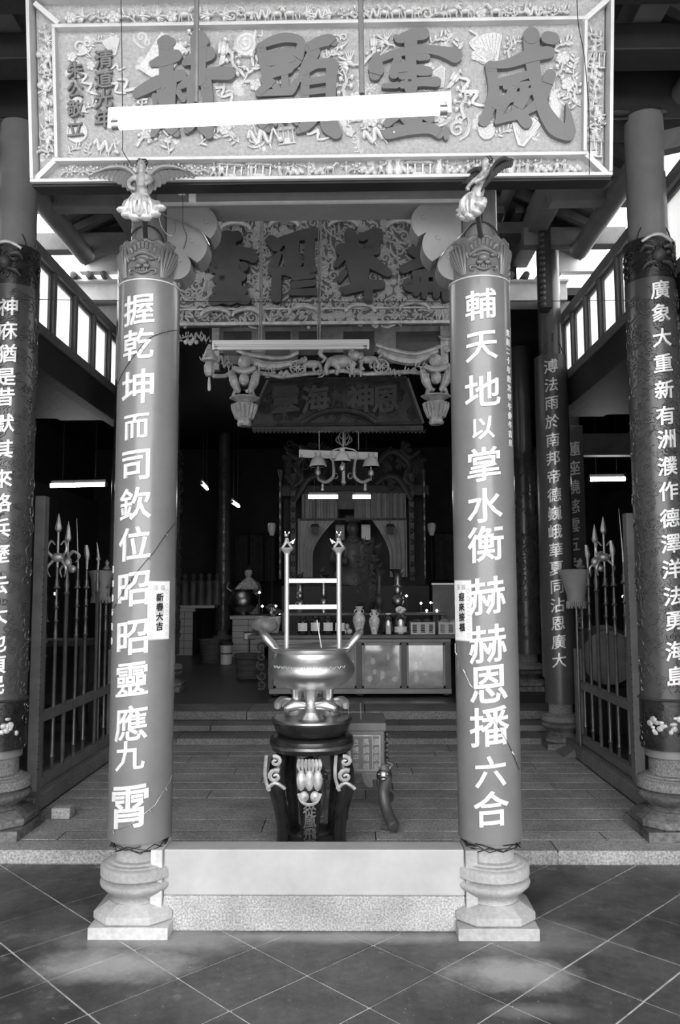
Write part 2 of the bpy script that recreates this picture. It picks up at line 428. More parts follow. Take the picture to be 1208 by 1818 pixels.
# steps
for n_, (y0, y1, z0, z1) in enumerate(((STEP1, STEP2, ZG, .2065), (STEP2, STEP3, .2065, .265), (STEP3, 8.65, .265, ZH))):
    s_ = struct('trim_%d' % (n_+2), MB().box(-2.3, 2.1, y0+.05, y1+.2, z0-.1, z1-.02), 'base_dark')
    x = -2.3-R.uniform(0, .8)
    while x < 2.1:
        l = R.uniform(1.1, 1.7); a, b = max(x, -2.3), min(x+l, 2.1)
        if b-a > .1: MB().box(a+.003, b-.003, y0, y1-.002, z0+.002, z1).build('stone', 'stepg', s_, bevel=.008)
        x += l
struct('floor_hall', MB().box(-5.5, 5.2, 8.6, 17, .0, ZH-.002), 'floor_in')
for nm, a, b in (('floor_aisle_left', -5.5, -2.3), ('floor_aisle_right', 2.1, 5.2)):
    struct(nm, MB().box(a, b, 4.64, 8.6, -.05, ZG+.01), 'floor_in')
for s_, a, b in ((1, -2.3, -2.045), (2, 1.865, 2.1)):        # kerb below each fence
    k_ = struct('trim_%d' % (s_+5), MB().box(a+.01, b-.01, 5.2, 7.4, ZG-.02, ZG+.09), 'base_dark')
    y = 5.2
    while y < 7.3:
        MB().box(a, b, y+.004, min(y+.75, 7.4), ZG, ZG+.105).build('stone', 'stepg', k_, bevel=.01); y += .75
# walls
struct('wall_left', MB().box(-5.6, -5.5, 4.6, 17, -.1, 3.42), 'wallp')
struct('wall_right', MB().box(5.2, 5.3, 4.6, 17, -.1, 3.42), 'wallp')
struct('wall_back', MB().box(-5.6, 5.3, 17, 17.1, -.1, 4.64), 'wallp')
struct('wall_porch_left', MB().box(-5.6, -5.5, -6, 4.6, -.1, 5.2), 'porch')  # unseen side walls, raised to narrow the sky light on the columns
struct('wall_porch_right', MB().box(5.2, 5.3, -6, 4.6, -.1, 5.2), 'porch')
struct('wall_front_left', MB().box(-5.5, -2.36, 5.15, 5.25, ZG, 3.35), 'wallp')  # unseen wall added to keep porch light out of the left aisle
struct('wall_front_right', MB().box(2.08, 5.2, 5.15, 5.25, ZG, 3.35), 'wallp')
# roofs: porch, two aisles, hall
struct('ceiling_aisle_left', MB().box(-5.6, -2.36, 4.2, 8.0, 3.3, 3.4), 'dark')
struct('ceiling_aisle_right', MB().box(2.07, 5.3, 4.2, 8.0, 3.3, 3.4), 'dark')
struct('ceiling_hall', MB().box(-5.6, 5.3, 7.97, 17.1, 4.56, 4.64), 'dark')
# porch roof: purlins across, boards and tiles between
pr = struct('ceiling_porch', MB().box(-5.6, 5.3, -1.0, 5.1, 5.12, 5.22), 'dark')
for x in [q*.17-5.4 for q in range(63)]:
    MB().box(x, x+.11, 2.2, 5.08, 5.075, 5.118).build('plank', 'midwood', pr)
def beam_y(name, px, ya, yb, Y, th, m, x0=-5.5, x1=5.2, label=None):
    za, zb = at(px, yb, Y).z, at(px, ya, Y).z
    return struct(name, MB().box(x0, x1, Y, Y+th, za, zb), m, .01)
tb = beam_y('trim_8', 1120, 122, 213, 4.82, .26, 'dark')
for k in range(26):                                            # carved studs along its lower edge
    x = -2.9+k*.23
    MB().ell((x, 4.8, wloc(tb).z+at(1120, 203, 4.82).z), (.07, .03, .022), 6, 4).build('carved_stud', 'golddk', tb)
beam_y('trim_9', 1120, 40, 88, 4.35, .2, 'dark')
beam_y('trim_10', 1120, -90, -40, 3.9, .2, 'dark')
# court roof: lengthwise beams over the columns, log purlins, cross beams, rafters and tiles
ZB = at(960, 431, 7.57).z-.08
for n_, (x, w_) in enumerate(((1.73, .17), (-2.02, .17))):
    struct('trim_%d' % (11+n_), MB().box(x-w_/2, x+w_/2, 4.2, 8.0, ZB, ZB+.26), 'greywood', .012)
for n_, x in enumerate((2.12, -2.5)):
    b_ = MB().tube([(x, 4.0, 4.70), (x, 7.2, 4.70)], .085, 16); struct('trim_%d' % (13+n_), b_, 'greywood')
for n_, (Y, z) in enumerate(((6.15, 4.70), (7.15, 4.78))):
    for k_, (a, b) in enumerate(((1.6, 2.55), (-3.0, -1.9))):
        struct('trim_%d' % (15+n_*2+k_), MB().box(a, b, Y, Y+.13, z-.04, z+.13), 'greywood', .01)
rf = []
for sgn, xe, nm in ((1, 2.3, 'ceiling_court_right'), (-1, -2.7, 'ceiling_court_left')):
    # boards and rafters run from the eave up to the ridge at x=-.14
    xr, zr, ze = -.14, 6.05, 4.82
    r_ = struct(nm, MB().add([(xe, 4.1, ze+.10), (xr, 4.1, zr+.1), (xr, 8.0, zr+.1), (xe, 8.0, ze+.10), (xe, 4.1, ze+.13), (xr, 4.1, zr+.13), (xr, 8.0, zr+.13), (xe, 8.0, ze+.13)],
                [(0, 1, 2, 3), (7, 6, 5, 4), (0, 4, 5, 1), (1, 5, 6, 2), (2, 6, 7, 3), (3, 7, 4, 0)]), 'tile')
    y = 4.2
    while y < 7.9:
        MB().beam((xe+sgn*.0, y, ze+.03), (xr, y, zr+.03), .07, .07).build('rafter', 'greywood', r_)
        yy = y+.145
        if sgn and yy < 7.9:
            MB().tube([(xe+sgn*.03, yy-.02, ze+.12), (xe-sgn*1.0, yy-.02, ze+.12+(zr-ze)*1.0/abs(xe-xr))], .06, 8).build('roof_tile_row', 'tile', r_)
        y += .29
    # small purlins under the boards
    for f in (.35, .7):
        x = xe+(xr-xe)*f; z = ze+(zr-ze)*f
        MB().tube([(x, 4.1, z-.05), (x, 7.95, z-.05)], .06, 10).build('purlin', 'greywood', r_)
# clerestory windows
def clerestory(name, X, ys, k):
    z0, z1 = 1.6+1.86*k, 1.6+2.35*k; ys = [y*k for y in ys]
    r_ = thing(name, (X, ys[0], 3.3), None, None); tag(r_, kind='structure')
    MB().box(X-.06, X+.06, ys[0]-.1, ys[-1]+.08, 3.12+(k-1)*2, z0-.08).build('window_beam', 'dark', r_, bevel=.01)
    MB().box(X-.075, X+.075, ys[0]-.1, ys[-1]+.08, z0-.08, z0).build('window_sill', 'winwood', r_, bevel=.008)
    MB().box(X-.06, X+.06, ys[0]-.1, ys[-1]+.08, z1, z1+.09).build('top_rail', 'winwood', r_, bevel=.008)
    for i, y in enumerate(ys):
        MB().box(X-.045, X+.045, y-.03, y+.03, z0, z1).build('mullion', 'winwood', r_, bevel=.006)
        if i+1 < len(ys):
            y2 = ys[i+1]; f = MB()
            f.box(X-.02, X+.02, y+.031, y+.058, z0, z1).box(X-.02, X+.02, y2-.058, y2-.031, z0, z1)
            f.box(X-.02, X+.02, y+.058, y2-.058, z0, z0+.03).box(X-.02, X+.02, y+.058, y2-.058, z1-.03, z1)
            fo = f.build('sash', 'greywood', r_)
            MB().box(X-.003, X+.003, y+.058, y2-.058, z0+.03, z1-.03).build('pane', 'frost', fo)
    return r_
clerestory('window_right', 2.09, [3.97, 4.37, 4.78, 5.185, 5.59, 6.0, 6.37, 6.76, 7.10], 1.077)
clerestory('window_left', -2.385, [3.97, 4.42, 4.88, 5.335, 5.79, 6.25, 6.71, 7.15, 7.5], 1.05)
# far end of the court: plaster gable panels, pale fascia and a row of eave tiles
for n_, (a, b) in enumerate(((975, 1078), (140, 216))):
    p0, p1 = at(a, 482, 7.85), at(b, 436, 7.85)
    struct('wall_gable_%s' % ('right', 'left')[n_], MB().box(p0.x, p1.x, 7.85, 7.95, p0.z, p1.z+.3), 'paleroof')
def eave(n_, a, b):
    p0, p1 = at(a, 535, 7.95), at(b, 505, 7.95)
    e_ = struct('trim_%d' % (19+n_), MB().box(p0.x, p1.x, 7.92, 8.2, p0.z, p1.z), 'paleroof', .006)
    x = p0.x+.06
    while x < p1.x:
        MB().lathe([(.001, .2), (.035, .19), (.045, 0), (.045, -.22)], 10).map(lambda u, v, w_: (x+u, 7.98-w_, p1.z+.05+v)).build('roof_tile', 'tile', e_)
        x += .155
    MB().box(p0.x, p1.x, 7.85, 8.3, p1.z, p1.z+.022).build('tile_bed', 'paleroof', e_)
eave(0, 893, 1006); eave(1, 128, 216)
for n_, (x0, x1) in enumerate(((1.95, 2.75), (-3.2, -2.25))):       # carved wall band below the eaves
    z0, z1 = at(960, 600, 8.0).z, at(960, 536, 8.0).z
    struct('trim_%d' % (21+n_), MB().box(x0, x1, 8.0, 8.1, z0, z1), 'greywood')
# hip ties running from the outer columns out to the porch corners
struct('trim_23', MB().beam((OR_+.02, 4.9, at(1140, 262, 4.9).z), (2.62, 4.3, at(1208, 205, 4.35).z), .09, .13), 'greywood', .01)
struct('trim_24', MB().beam((OL-.02, 4.9, at(30, 292, 4.9).z), (-2.9, 4.4, at(0, 275, 4.7).z+.1), .09, .13), 'dark', .01)
# beam and pale board of the right aisle
struct('trim_25', MB().box(2.1, 5.1, 8.9, 9.05, 3.05, 3.3), 'greywood', .01)
struct('trim_26', MB().box(2.55, 3.0, 9.1, 9.15, 3.1, 3.3), 'paleroof', .01)
# beam row at the hall front
z0, z1 = at(600, 400, 7.35).z, at(600, 368, 7.35).z
hb = struct('trim_27', MB().box(-2.6, 2.2, 7.35, 7.6, z0-.1, z0+.02), 'midwood', .01)
for k in range(24): MB().box(-2.2+k*.17, -2.13+k*.17, 7.2, 7.5, z0+.03, z0+.10).build('rafter_end', 'midwood', hb)
for nm, a, b in (('wall_hall_left', -5.7, -5.6), ('wall_hall_right', 5.3, 5.4)):
    struct(nm, MB().box(a, b, 7.9, 17, 3.3, 4.64), 'dark')
for n_, (a, b) in enumerate(((-5.7, -3.0), (2.55, 5.4))):
    struct('wall_gallery_%s' % ('left', 'right')[n_], MB().box(a, b, 7.9, 8.0, 3.3, 4.56), 'wallp')
struct('wall_gable_middle', MB().add([(-2.0, 7.96, 4.56), (1.7, 7.96, 4.56), (1.7, 7.96, 5.5), (-.14, 7.96, 6.3), (-2.0, 7.96, 5.5)]+[(-2.0, 8.02, 4.56), (1.7, 8.02, 4.56), (1.7, 8.02, 5.5), (-.14, 8.02, 6.3), (-2.0, 8.02, 5.5)], [(0, 1, 2, 3, 4), (9, 8, 7, 6, 5), (0, 5, 6, 1), (1, 6, 7, 2), (2, 7, 8, 3), (3, 8, 9, 4), (4, 9, 5, 0)]), 'dark')
# ------------------------------------------------------------------ columns and their stone bases
def stone_base(root, x, y, z0, s, m, m2=None, half=.175):
    """square plinth, chamfered slab, bowl and ring carved in stone"""
    m2 = m2 or m
    h = half*s
    MB().box(x-h, x+h, y-h, y+h, z0, z0+.052*s).build('plinth', m, root, bevel=.005*s)
    c = .42*h
    def octo(hh, z): 
        c_ = .45*hh
        return [(x-hh+c_, y-hh, z), (x+hh-c_, y-hh, z), (x+hh, y-hh+c_, z), (x+hh, y+hh-c_, z), (x+hh-c_, y+hh, z), (x-hh+c_, y+hh, z), (x-hh, y+hh-c_, z), (x-hh, y-hh+c_, z)]
    rings = [octo(h*.9, z0+.05*s), octo(h*1.0, z0+.062*s), octo(h*1.0, z0+.092*s), octo(h*.66, z0+.125*s)]
    mb = MB(); vs = sum(rings, []); fs = [tuple(range(8))[::-1], tuple(range(24, 32))]
    for j in range(3): fs += [(j*8+i, j*8+(i+1) % 8, j*8+8+(i+1) % 8, j*8+8+i) for i in range(8)]
    mb.add(vs, fs).build('chamfered_slab', m, root, bevel=.004*s)
    MB().lathe([(r*s, z*s) for r, z in ((.105, .118), (.118, .122), (.118, .13), (.110, .134), (.112, .14), (.13, .155), (.152, .172), (.168, .188), (.172, .198), (.170, .208), (.162, .214), (.150, .216), (.146, .219), (.15, .222), (.15, .226))], 48, (x, y, z0)).build('bowl', m, root)
    MB().lathe([(r*s, z*s) for r, z in ((.14, .226), (.160, .228), (.168, .231), (.171, .234), (.170, .270), (.165, .276), (.150, .280), (.146, .286), (.130, .289), (.126, .297), (.104, .300), (.104, .405))], 48, (x, y, z0)).build('ring', m2, root)
def wire_handle(root, x, y, z, r, h=.1):
    pts = [(x+math.cos(a)*r*1.02, y-.09, z+max(0, math.sin(a))*h+(.0)) for a in [PI*k/14 for k in range(15)]]
    MB().tube(pts, .0045, 6).build('wire_handle', 'black', root)
    MB().tube([(x-.005, y-.1, z+h-.03), (x, y-.1, z+h+.05)], .009, 6).build('hook', 'black', root)
FRONT_T = {'L': [('握', 549, 58), ('乾', 611, 58), ('坤', 687, 64), ('而', 757, 48), ('司', 826, 60), ('欽', 894, 58), ('位', 965, 60), ('昭', 1046, 64), ('昭', 1132, 64), ('靈', 1206, 62), ('應', 1284, 60), ('九', 1342, 52), ('霄', 1433, 74)],
           'R': [('輔', 540, 56), ('天', 614, 58), ('地', 692, 64), ('以', 760, 42), ('掌', 824, 62), ('水', 897, 62), ('衡', 965, 64), ('赫', 1058, 66), ('赫', 1143, 66), ('恩', 1215, 68), ('播', 1290, 68), ('六', 1370, 54), ('合', 1436, 60)]}
def front_column(side, X, where):
    r_ = thing('temple_column', (X, YC, Z0), 'slim front column on a pale carved stone base, %s' % where, 'column', 'front pair of columns', 'thing')
    stone_base(r_, X, YC, Z0, 1.0, 'pale_granite')
    zt = at(300, 300, YC).z+.3
    MB().lathe([(.093, .45), (.093, zt)], 32, (X, YC, 0)).build('shaft', 'red', r_)
    # bits of tangled wire round the neck
    for k in range(7):
        pts = [(X+math.cos(a)*(.115+.02*R.random()), YC+math.sin(a)*(.115+.02*R.random()), .42+.04*R.random()) for a in [q*.5+k for q in range(9)]]
        MB().tube(pts, .0022, 4).build('neck_wire', 'black', r_)
    # the couplet board wrapped round the shaft
    zb_ = at(250, 1499, YC-.14).z; z1 = at(260, 497, YC-.14).z; z2 = at(260, 427, YC-.14).z
    c_ = thing('couplet_board', (X, YC, zb_), 'painted couplet board with white characters, lion head on top, carrying the %s poster' % {'L': 'flat', 'R': 'curling'}[side], 'sign', 'couplet boards on the front columns', 'thing')
    rad = .145
    def half(z0, z1, ra, nm, m, a=1.75):
        mb = MB(); n = 44; vs = []; fs = []
        ring = [(ra*math.sin(t), -ra*math.cos(t)) for t in [-a+2*a*k/n for k in range(n+1)]]+[((ra-.02)*math.sin(t), -(ra-.02)*math.cos(t)) for t in [a-2*a*k/n for k in range(n+1)]]
        N = len(ring)
        vs = [(X+u, YC+v, z0) for u, v in ring]+[(X+u, YC+v, z1) for u, v in ring]
        fs = [(i, (i+1) % N, N+(i+1) % N, N+i) for i in range(N)]
        mb.add(vs, fs, True)
        for z_, o_ in ((z0, 0), (z1, N)):
            mb.add([vs[o_+i] for i in range(N)], [(i, i+1, N-2-i, N-1-i) for i in range(n)])
        return mb.build(nm, m, c_)
    body = half(zb_, z1, rad, 'board', 'red')
    half(z1, z1+.006, rad+.003, 'board_edge', 'gold_frame')
    head = half(z1+.006, z2, rad-.004, 'carved_band', 'red')
    # characters
    for ch, yy, sz in FRONT_T[side]:
        p = at(0, yy, YC-rad); s_ = sz/F*(YC-rad+.05)*1.03
        g_ = glyph(ch, s_, .007, .014, .13, 1.0, cut=.12)
        a0 = (-.11 if side == 'L' else -.12)
        wrap(g_, (X, YC, at(X*F/3.7+627, yy, YC-rad).z), rad-.0005, a0).build('carved_character', 'letter', body)
    for k, ch in enumerate('光緒二十年歲次甲午仲冬吉旦' if side == 'R' else '沐恩弟子敬奉'):
        yy = (585 if side == 'R' else 1010)+k*(16.5 if side == 'R' else 26)
        wrap(glyph(ch, .034, .003, .03, .0, 1, cut=.4), (X, YC, at(X*F/3.7+627, yy, YC-rad).z), rad-.0005, .93 if side == 'R' else -1.12).build('small_character', 'letter', body)
    # relief of the band: lion head between sheaves of leaves
    H = z2-z1-.006; zc = (z1+.006+z2)/2
    def rel(f, nm='lion_face', m='red', a0=0.0):
        mb = MB(); f(mb); wrap(mb, (X, YC, zc), rad-.006, a0).build(nm, m, head)
    def face(mb):
        for k in range(7): mb.tube([(-.05+.1*k/6, -.004, .035+.02*math.sin(PI*k/6)), (-.056+.112*k/6, -.012, .055+.028*math.sin(PI*k/6)), (-.06+.12*k/6, -.004, .07+.02*math.sin(PI*k/6))], [.007, .009, .002], 6)
        mb.tube([(-.062+.124*k/8, -.010, .005+.028*math.sin(PI*k/8)) for k in range(9)], .009, 7)
        mb.ell((0, -.012, -.012), (.026, .02, .02), 12, 8)
        for s_ in (-1, 1):
            mb.ell((s_*.04, -.01, .002), (.013, .012, .009), 8, 6); mb.ell((s_*.018, -.012, -.034), (.016, .014, .012), 8, 6)
            mb.tube([(s_*.05, -.008, .01), (s_*.075, -.014, .02), (s_*.07, -.006, -.008)], [.008, .010, .004], 6)
            mb.tube([(s_*.03, -.01, -.05), (s_*.055, -.01, -.045), (s_*.06, -.01, -.06), (s_*.045, -.01, -.066)], .006, 6)
        mb.tube([(-.03, -.012, -.055), (0, -.016, -.068), (.03, -.012, -.055)], .006, 6)
        for k in range(5): mb.ell((-.02+.01*k, -.016, -.053), (.004, .005, .007), 6, 4)
    rel(face)
    for s_ in (-1, 1):
        def leaves(mb, s_=s_):
            for k in range(6):
                x0 = s_*(.085+.004*k); x1 = s_*(.085+.021*k)
                mb.tube([(x0, -.004, -.08), (x0+(x1-x0)*.4, -.010, -.03), (x1, -.012, .03+.006*k), (x1+s_*.008, -.006, .075-.004*k)], [.004, .008, .009, .003], 6)
        rel(leaves, 'carved_leaves')
        def curls(mb, s_=s_):
            for k in range(5):
                z = -.07+.034*k
                mb.tube([(s_*(.215+.012*math.cos(a)), -.006, z+.012*math.sin(a)) for a in [q*.7 for q in range(8)]], [.004+.0006*q for q in range(8)], 6)
        rel(curls, 'carved_scrolls')
    # scalloped top edge
    MB().tube([(X+(rad-.006)*math.sin(t), YC-(rad-.006)*math.cos(t), z2+.006*math.sin(t*16)) for t in [-1.7+3.4*k/60 for k in range(61)]], .009, 6).build('scalloped_edge', 'red', head)
    wire_handle(c_, X, YC, z2-.005, .085, .1)
    return c_
front_column('L', XL, 'beside the flat new year poster')
front_column('R', XR, 'beside the curling new year poster')
# posters pasted on the couplet boards
def poster(side, X, chars, py0, py1, a0, a1, label, tilt=0):
    rad = .1475; xa = X*F/3.7+627
    z0, z1 = at(xa, py1, YC-rad).z, at(xa, py0, YC-rad).z
    r_ = thing('paper_poster', (X, YC, z0), label, 'poster', 'new year papers on the front columns')
    def sheet(a0, a1, z0, z1, ra, nm, m, n=14):
        f = lambda a, z, q: (X+(ra+q)*math.sin(a), YC-(ra+q)*math.cos(a), z)
        mb = MB(); k = n+1; lift = lambda t: (.012*max(0, (.35-t)) if tilt else .006*max(0, t-.7))
        vs = [f(a0+(a1-a0)*i/n, z, lift(i/n)+.0005*math.sin(j*3)) for j, z in enumerate([z0+(z1-z0)*j/8 for j in range(9)]) for i in range(k)]
        vs2 = [f(a0+(a1-a0)*i/n, z, -.0012+lift(i/n)+.0005*math.sin(j*3)) for j, z in enumerate([z0+(z1-z0)*j/8 for j in range(9)]) for i in range(k)]
        fs = [(j*k+i, j*k+i+1, j*k+k+i+1, j*k+k+i) for j in range(8) for i in range(n)]
        mb.add(vs, fs, True); mb.add(vs2, [q[::-1] for q in fs], True)
        return mb.build(nm, m, r_)
    sheet(a0, a1, z0, z1, rad, 'sheet', 'paper')
    am = (a0+a1)/2; h = z1-z0; wd = (a1-a0)*rad
    def add(mb, nm, m, z, ra=rad+.0015): wrap(mb, (X, YC, z0+h*z), ra, am).build(nm, m, r_)
    add(MB().prism([(wd*.17*math.cos(t)*(1+.12*math.cos(8*t)), h*.33*math.sin(t)*(1+.05*math.sin(10*t))) for t in [k*PI/20 for k in range(40)]], 0, -.0006), 'printed_panel', 'paper_mid', .47)
    for k, c in enumerate(chars[1:]): add(glyph(c, .038, .0012, .03, .1, 1), 'printed_character', 'ink', .72-.165*k, rad+.0024)
    for u in (-.2, .12): add(glyph(chars[0], .026, .001, .01, .0, 1).map(lambda x, y, z, u=u: (x+u*wd, y, z)), 'printed_motif', 'paper_mid', .88)
    for s_ in (-1, 1):
        for k in range(7):
            z = .1+.12*k
            add(MB().tube([(s_*wd*.36+.006*math.cos(a)*(1+a*.1), -.0004, .007*math.sin(a)*(1+a*.1)) for a in [q*.8 for q in range(9)]], .0011, 4), 'printed_motif', 'paper_mid', z)
    for a, b in ((z0, z0+.004), (z1-.004, z1)): sheet(a0, a1, a, b, rad+.001, 'border', 'paper_mid')
poster('L', XL, '福新春大吉', 1031, 1137, .36, 1.12, 'white new year poster with four black characters, pasted beside 昭 characters')
poster('R', XR, '福迎來接福', 1029, 1140, -1.35, -.60, 'white new year poster curling off the column whose couplet ends in 合', 1)
# thin light string spiralling round the front columns
for X, pts, nm in ((XL, [(313, 575), (265, 605), (203, 680)], 'a'), (XL, [(305, 925), (275, 980), (235, 1030), (200, 1080)], 'b'), (XL, [(300, 1385), (275, 1430), (235, 1460), (193, 1478)], 'c'),
                   (XR, [(806, 1145), (822, 1185), (835, 1215), (858, 1240)], 'd'), (XR, [(875, 1275), (905, 1325), (925, 1370)], 'e')):
    P = []
    for i in range(len(pts)-1):
        for t in range(5):
            q = [pts[i][k]+(pts[i+1][k]-pts[i][k])*t/5 for k in (0, 1)]
            P.append(q)
    P.append(pts[-1]); W3 = []
    for px, py in P:
        g = at(px, py, YC-.12); dx = max(-.149, min(.149, g.x-X)); W3.append((X+dx, YC-math.sqrt(max(0, .151**2-dx*dx)), g.z))
    if len(W3) > 2:
        where = {'a': 'crossing the 乾 character', 'b': 'crossing above the poster', 'c': 'at the foot beside 霄', 'd': 'dangling from the curling poster', 'e': 'crossing below the 播 character'}[nm]
        o = MB().tube(W3, .0016, 5).build('light_string', 'black' if nm in 'abe' else 'steel')
        tag(o, 'thin wire of a light string wound round the front column, '+where, 'wire', 'light strings on the front columns')
        for k in range(2, len(W3)-1, 4):
            MB().tube([W3[k], (W3[k][0]+.008, W3[k][1]-.008, W3[k][2]-.012)], [.003, .0015], 5).build('tiny_bulb', 'steel', o)
# ------------------------------------------------------------------ threshold
tx0, tx1 = XL+.13, XR-.13
yT = 3.675
th = thing('threshold', (0, yT, Z0), 'high threshold of painted boarding on a rough granite kerb between the front columns', 'threshold', kind='thing')
zt = at(560, 1591, yT).z; zz = at(560, 1509, yT).z
MB().box(tx0, tx1, yT, yT+.16, Z0, zt).build('kerb_stone', 'curb', th, bevel=.008)
MB().box(tx0, tx1, yT+.004, yT+.12, zt+.001, zz).build('board', 'board', th, bevel=.006)
for s_, x in ((-1, tx0), (1, tx1)):
    MB().box(x-.055 if s_ < 0 else x+.002, x-.002 if s_ < 0 else x+.055, yT-.02, yT+.17, Z0, zz+.005).build('jamb_stone', 'pale_granite', th, bevel=.005)
# ------------------------------------------------------------------ lintel and its scalloped corbels
yL = 3.66
li = thing('lintel', (0, yL, at(560, 362, yL).z), 'painted lintel beam below the big plaque with scalloped corbels at both ends', 'beam', kind='thing')
z0, z1 = at(560, 360, yL).z, at(560, 300, yL).z
MB().box(XL+.05, XR-.05, yL, yL+.19, z0, z1).build('beam', 'lintel', li, bevel=.006)
MB().box(XL+.05, XR-.05, yL-.006, yL+.01, z0-.003, z0+.009).build('lit_edge', 'gold_frame', li)  # pale strip paints the lit lower edge of the beam
yc_ = 3.70
def corbel(pxs, flip):
    P = [at(px, py, yc_) for px, py in pxs]
    MB().prism([(p.x, p.z) for p in P], yc_, yc_+.13).build('corbel', 'lintel', li, bevel=.006)
def lobes(cs, edge):
    """outline of a corbel: top edge, then three round lobes coming down to the column"""
    out = []
    for cx, cy, r, a0, a1 in cs:
        for k in range(9):
            a = math.radians(a0+(a1-a0)*k/8); out.append((cx+r*math.cos(a), cy-r*math.sin(a)))
    return out+edge
corbel([(296, 364)]+lobes([(352, 397, 34, 85, -52), (332, 435, 36, 35, -60), (313, 470, 26, 35, -70)], [(300, 498), (296, 498)]), 0)
corbel([(820, 362)]+[(820, 498), (806, 498)]+lobes([(803, 470, 26, 250, 145), (786, 433, 36, 240, 145), (764, 393, 34, 232, 95)], []), 1)
for x, y in ((365, 392), (340, 425), (318, 460), (752, 384), (777, 420), (797, 455)):   # engraved spirals
    p = at(x, y, yc_-.001); MB().tube([(p.x+.0045*a*math.cos(a)*.7, yc_-.0005, p.z+.0045*a*math.sin(a)*.7) for a in [1+q*.6 for q in range(9)]], .0012, 5).build('scroll_line', 'greywood', li)
for (x, y, w_, h_), lab in (((324, 339, 13, 9), 'small white cable clip box on the lintel under the plaque'), ((343, 346, 13, 21), 'white switch box on the lintel, the taller of the two small boxes')):
    p = at(x, y, yL); s_ = 3.66/F
    r_ = thing('switch_box', (p.x, yL, p.z), lab, 'switch', 'switch boxes on the lintel')
    MB().box(p.x-w_*s_/2, p.x+w_*s_/2, yL-.022, yL-.001, p.z-h_*s_/2, p.z+h_*s_/2).build('box', 'white', r_, bevel=.002)
    MB().box(p.x-w_*s_/2, p.x+w_*s_/2, yL-.026, yL-.001, p.z-h_*s_/2-.012, p.z-h_*s_/2-.002).build('cover', 'white', r_, bevel=.002)
def cable(name, pts, r, m, label, Y=None, cat='wire', group=None):
    P = [at(px, py, d) for px, py, d in pts]
    o = MB().tube(P, r, 5).build(name, m); return tag(o, label, cat, group)
cable('cable', [(280, 374, 3.56), (300, 386, 3.62), (318, 392, 3.685), (345, 405, 3.68), (360, 414, 3.68), (372, 435, 3.69)], .0035, 'steel', 'pale cable slung from the winged figure across the corbel')
cable('cable', [(280, 374, 3.56), (286, 400, 3.57), (295, 414, 3.6), (305, 418, 3.6), (312, 408, 3.64), (310, 395, 3.67)], .002, 'steel', 'thin loop of pale cable hanging beside the column with the black-lettered poster')
cable('cable', [(780, 460, 3.68), (790, 446, 3.68), (812, 425, 3.60), (824, 412, 3.60), (838, 395, 3.61)], .0035, 'steel', 'pale cable slung over the corbel beside the lion head above 輔')
cable('cable', [(-120, 528, 4.7), (300, 535, 4.6), (620, 536, 4.6), (930, 535, 4.65), (1330, 530, 4.7)], .0022, 'black', 'long black wire strung right across the court between the outer columns')
cable('cable', [(324, 345, 3.65), (325, 362, 3.65), (325, 400, 3.69), (332, 420, 3.69), (326, 442, 3.69)], .0014, 'black', 'thin dark flex running down from the clip box over the corbel')
# ------------------------------------------------------------------ fluorescent lamps on conduits
def batten(name, a, b, h, label, on, group, rods=(), tube_at=None, depth=.05, top=0.0):
    """a=left end, b=right end (points at the batten's upper front edge)"""
    a = Vector(a); b = Vector(b); m_ = (a+b)/2
    r_ = thing(name, m_, label, 'lamp', group)
    MB().beam(a-Vector((0, -depth/2, h*.22)), b-Vector((0, -depth/2, h*.22)), depth, h*.44).build('housing', 'white', r_, bevel=.004)
    MB().beam(a-Vector((0, -depth/2, h*.55)), b-Vector((0, -depth/2, h*.55)), depth*.5, h*.26).build('spine', 'white', r_, bevel=.003)
    d = (b-a).normalized(); q = Vector((0, 0, -h*.80))
    MB().tube([a+d*.02+q, b-d*.02+q], h*.19, 14).build('tube', on, r_)
    for e, s_ in ((a, 1), (b, -1)):
        MB().box(e.x-.008+s_*.01, e.x+.008+s_*.01, e.y-.012, e.y+.02, e.z-h*.98, e.z-h*.3).build('lamp_holder', 'white', r_, bevel=.003)
        MB().tube([e+d*s_*.018+q, e+d*s_*.045+q], h*.195, 14).build('tube_cap', 'steel', r_)
    for p0, p1, rr in rods: MB().tube([p0, p1], rr, 8).build('conduit', 'conduit', r_)
    return r_
yF = 2.86
a, b = at(192, 190, yF), at(802, 161, yF-.05)
rods = []
for x, y0 in ((348, 183), (643, 167)):
    p = at(x, y0, yF+.02); rods.append(((p.x, p.y, p.z), (p.x-.01, p.y, 5.1), .0105))
batten('fluorescent_lamp', a, b, .093, 'long white fluorescent lamp hanging in front of the big carved plaque', 'tube', 'fluorescent lamps', rods)
yF2 = 6.05
a, b = at(377, 604, yF2), at(656, 602, yF2)
rods = []
for x in (464, 568):
    p = at(x, 604, yF2+.02); q = at(x+.5, 372, yF2+.02); zq = 6.15-1.09*abs(q.x+.14)/2.5+.05; rods.append(((p.x, p.y, p.z), (q.x+.02, q.y, zq), .0075)); rods.append(((p.x-.016, p.y, p.z), (q.x+.004, q.y, zq), .0045))
batten('fluorescent_lamp', a, b, .082, 'unlit fluorescent lamp on twin conduits in front of the carved altar frieze', 'tube_off', 'fluorescent lamps', rods)
cable('cable', [(214, -40, 2.95), (216, 60, 3.1), (217, 140, 3.2), (218, 250, 3.3), (218, 268, 3.33), (232, 290, 3.35)], .0018, 'black', 'thin black wire hanging down over the plaque near its small signature characters')
cable('cable', [(1024, -40, 2.95), (1027, 40, 3.1), (1038, 100, 3.15), (1046, 200, 3.25), (1047, 310, 3.3)], .0018, 'black', 'thin black wire hanging down over the plaque beside the 威 character')

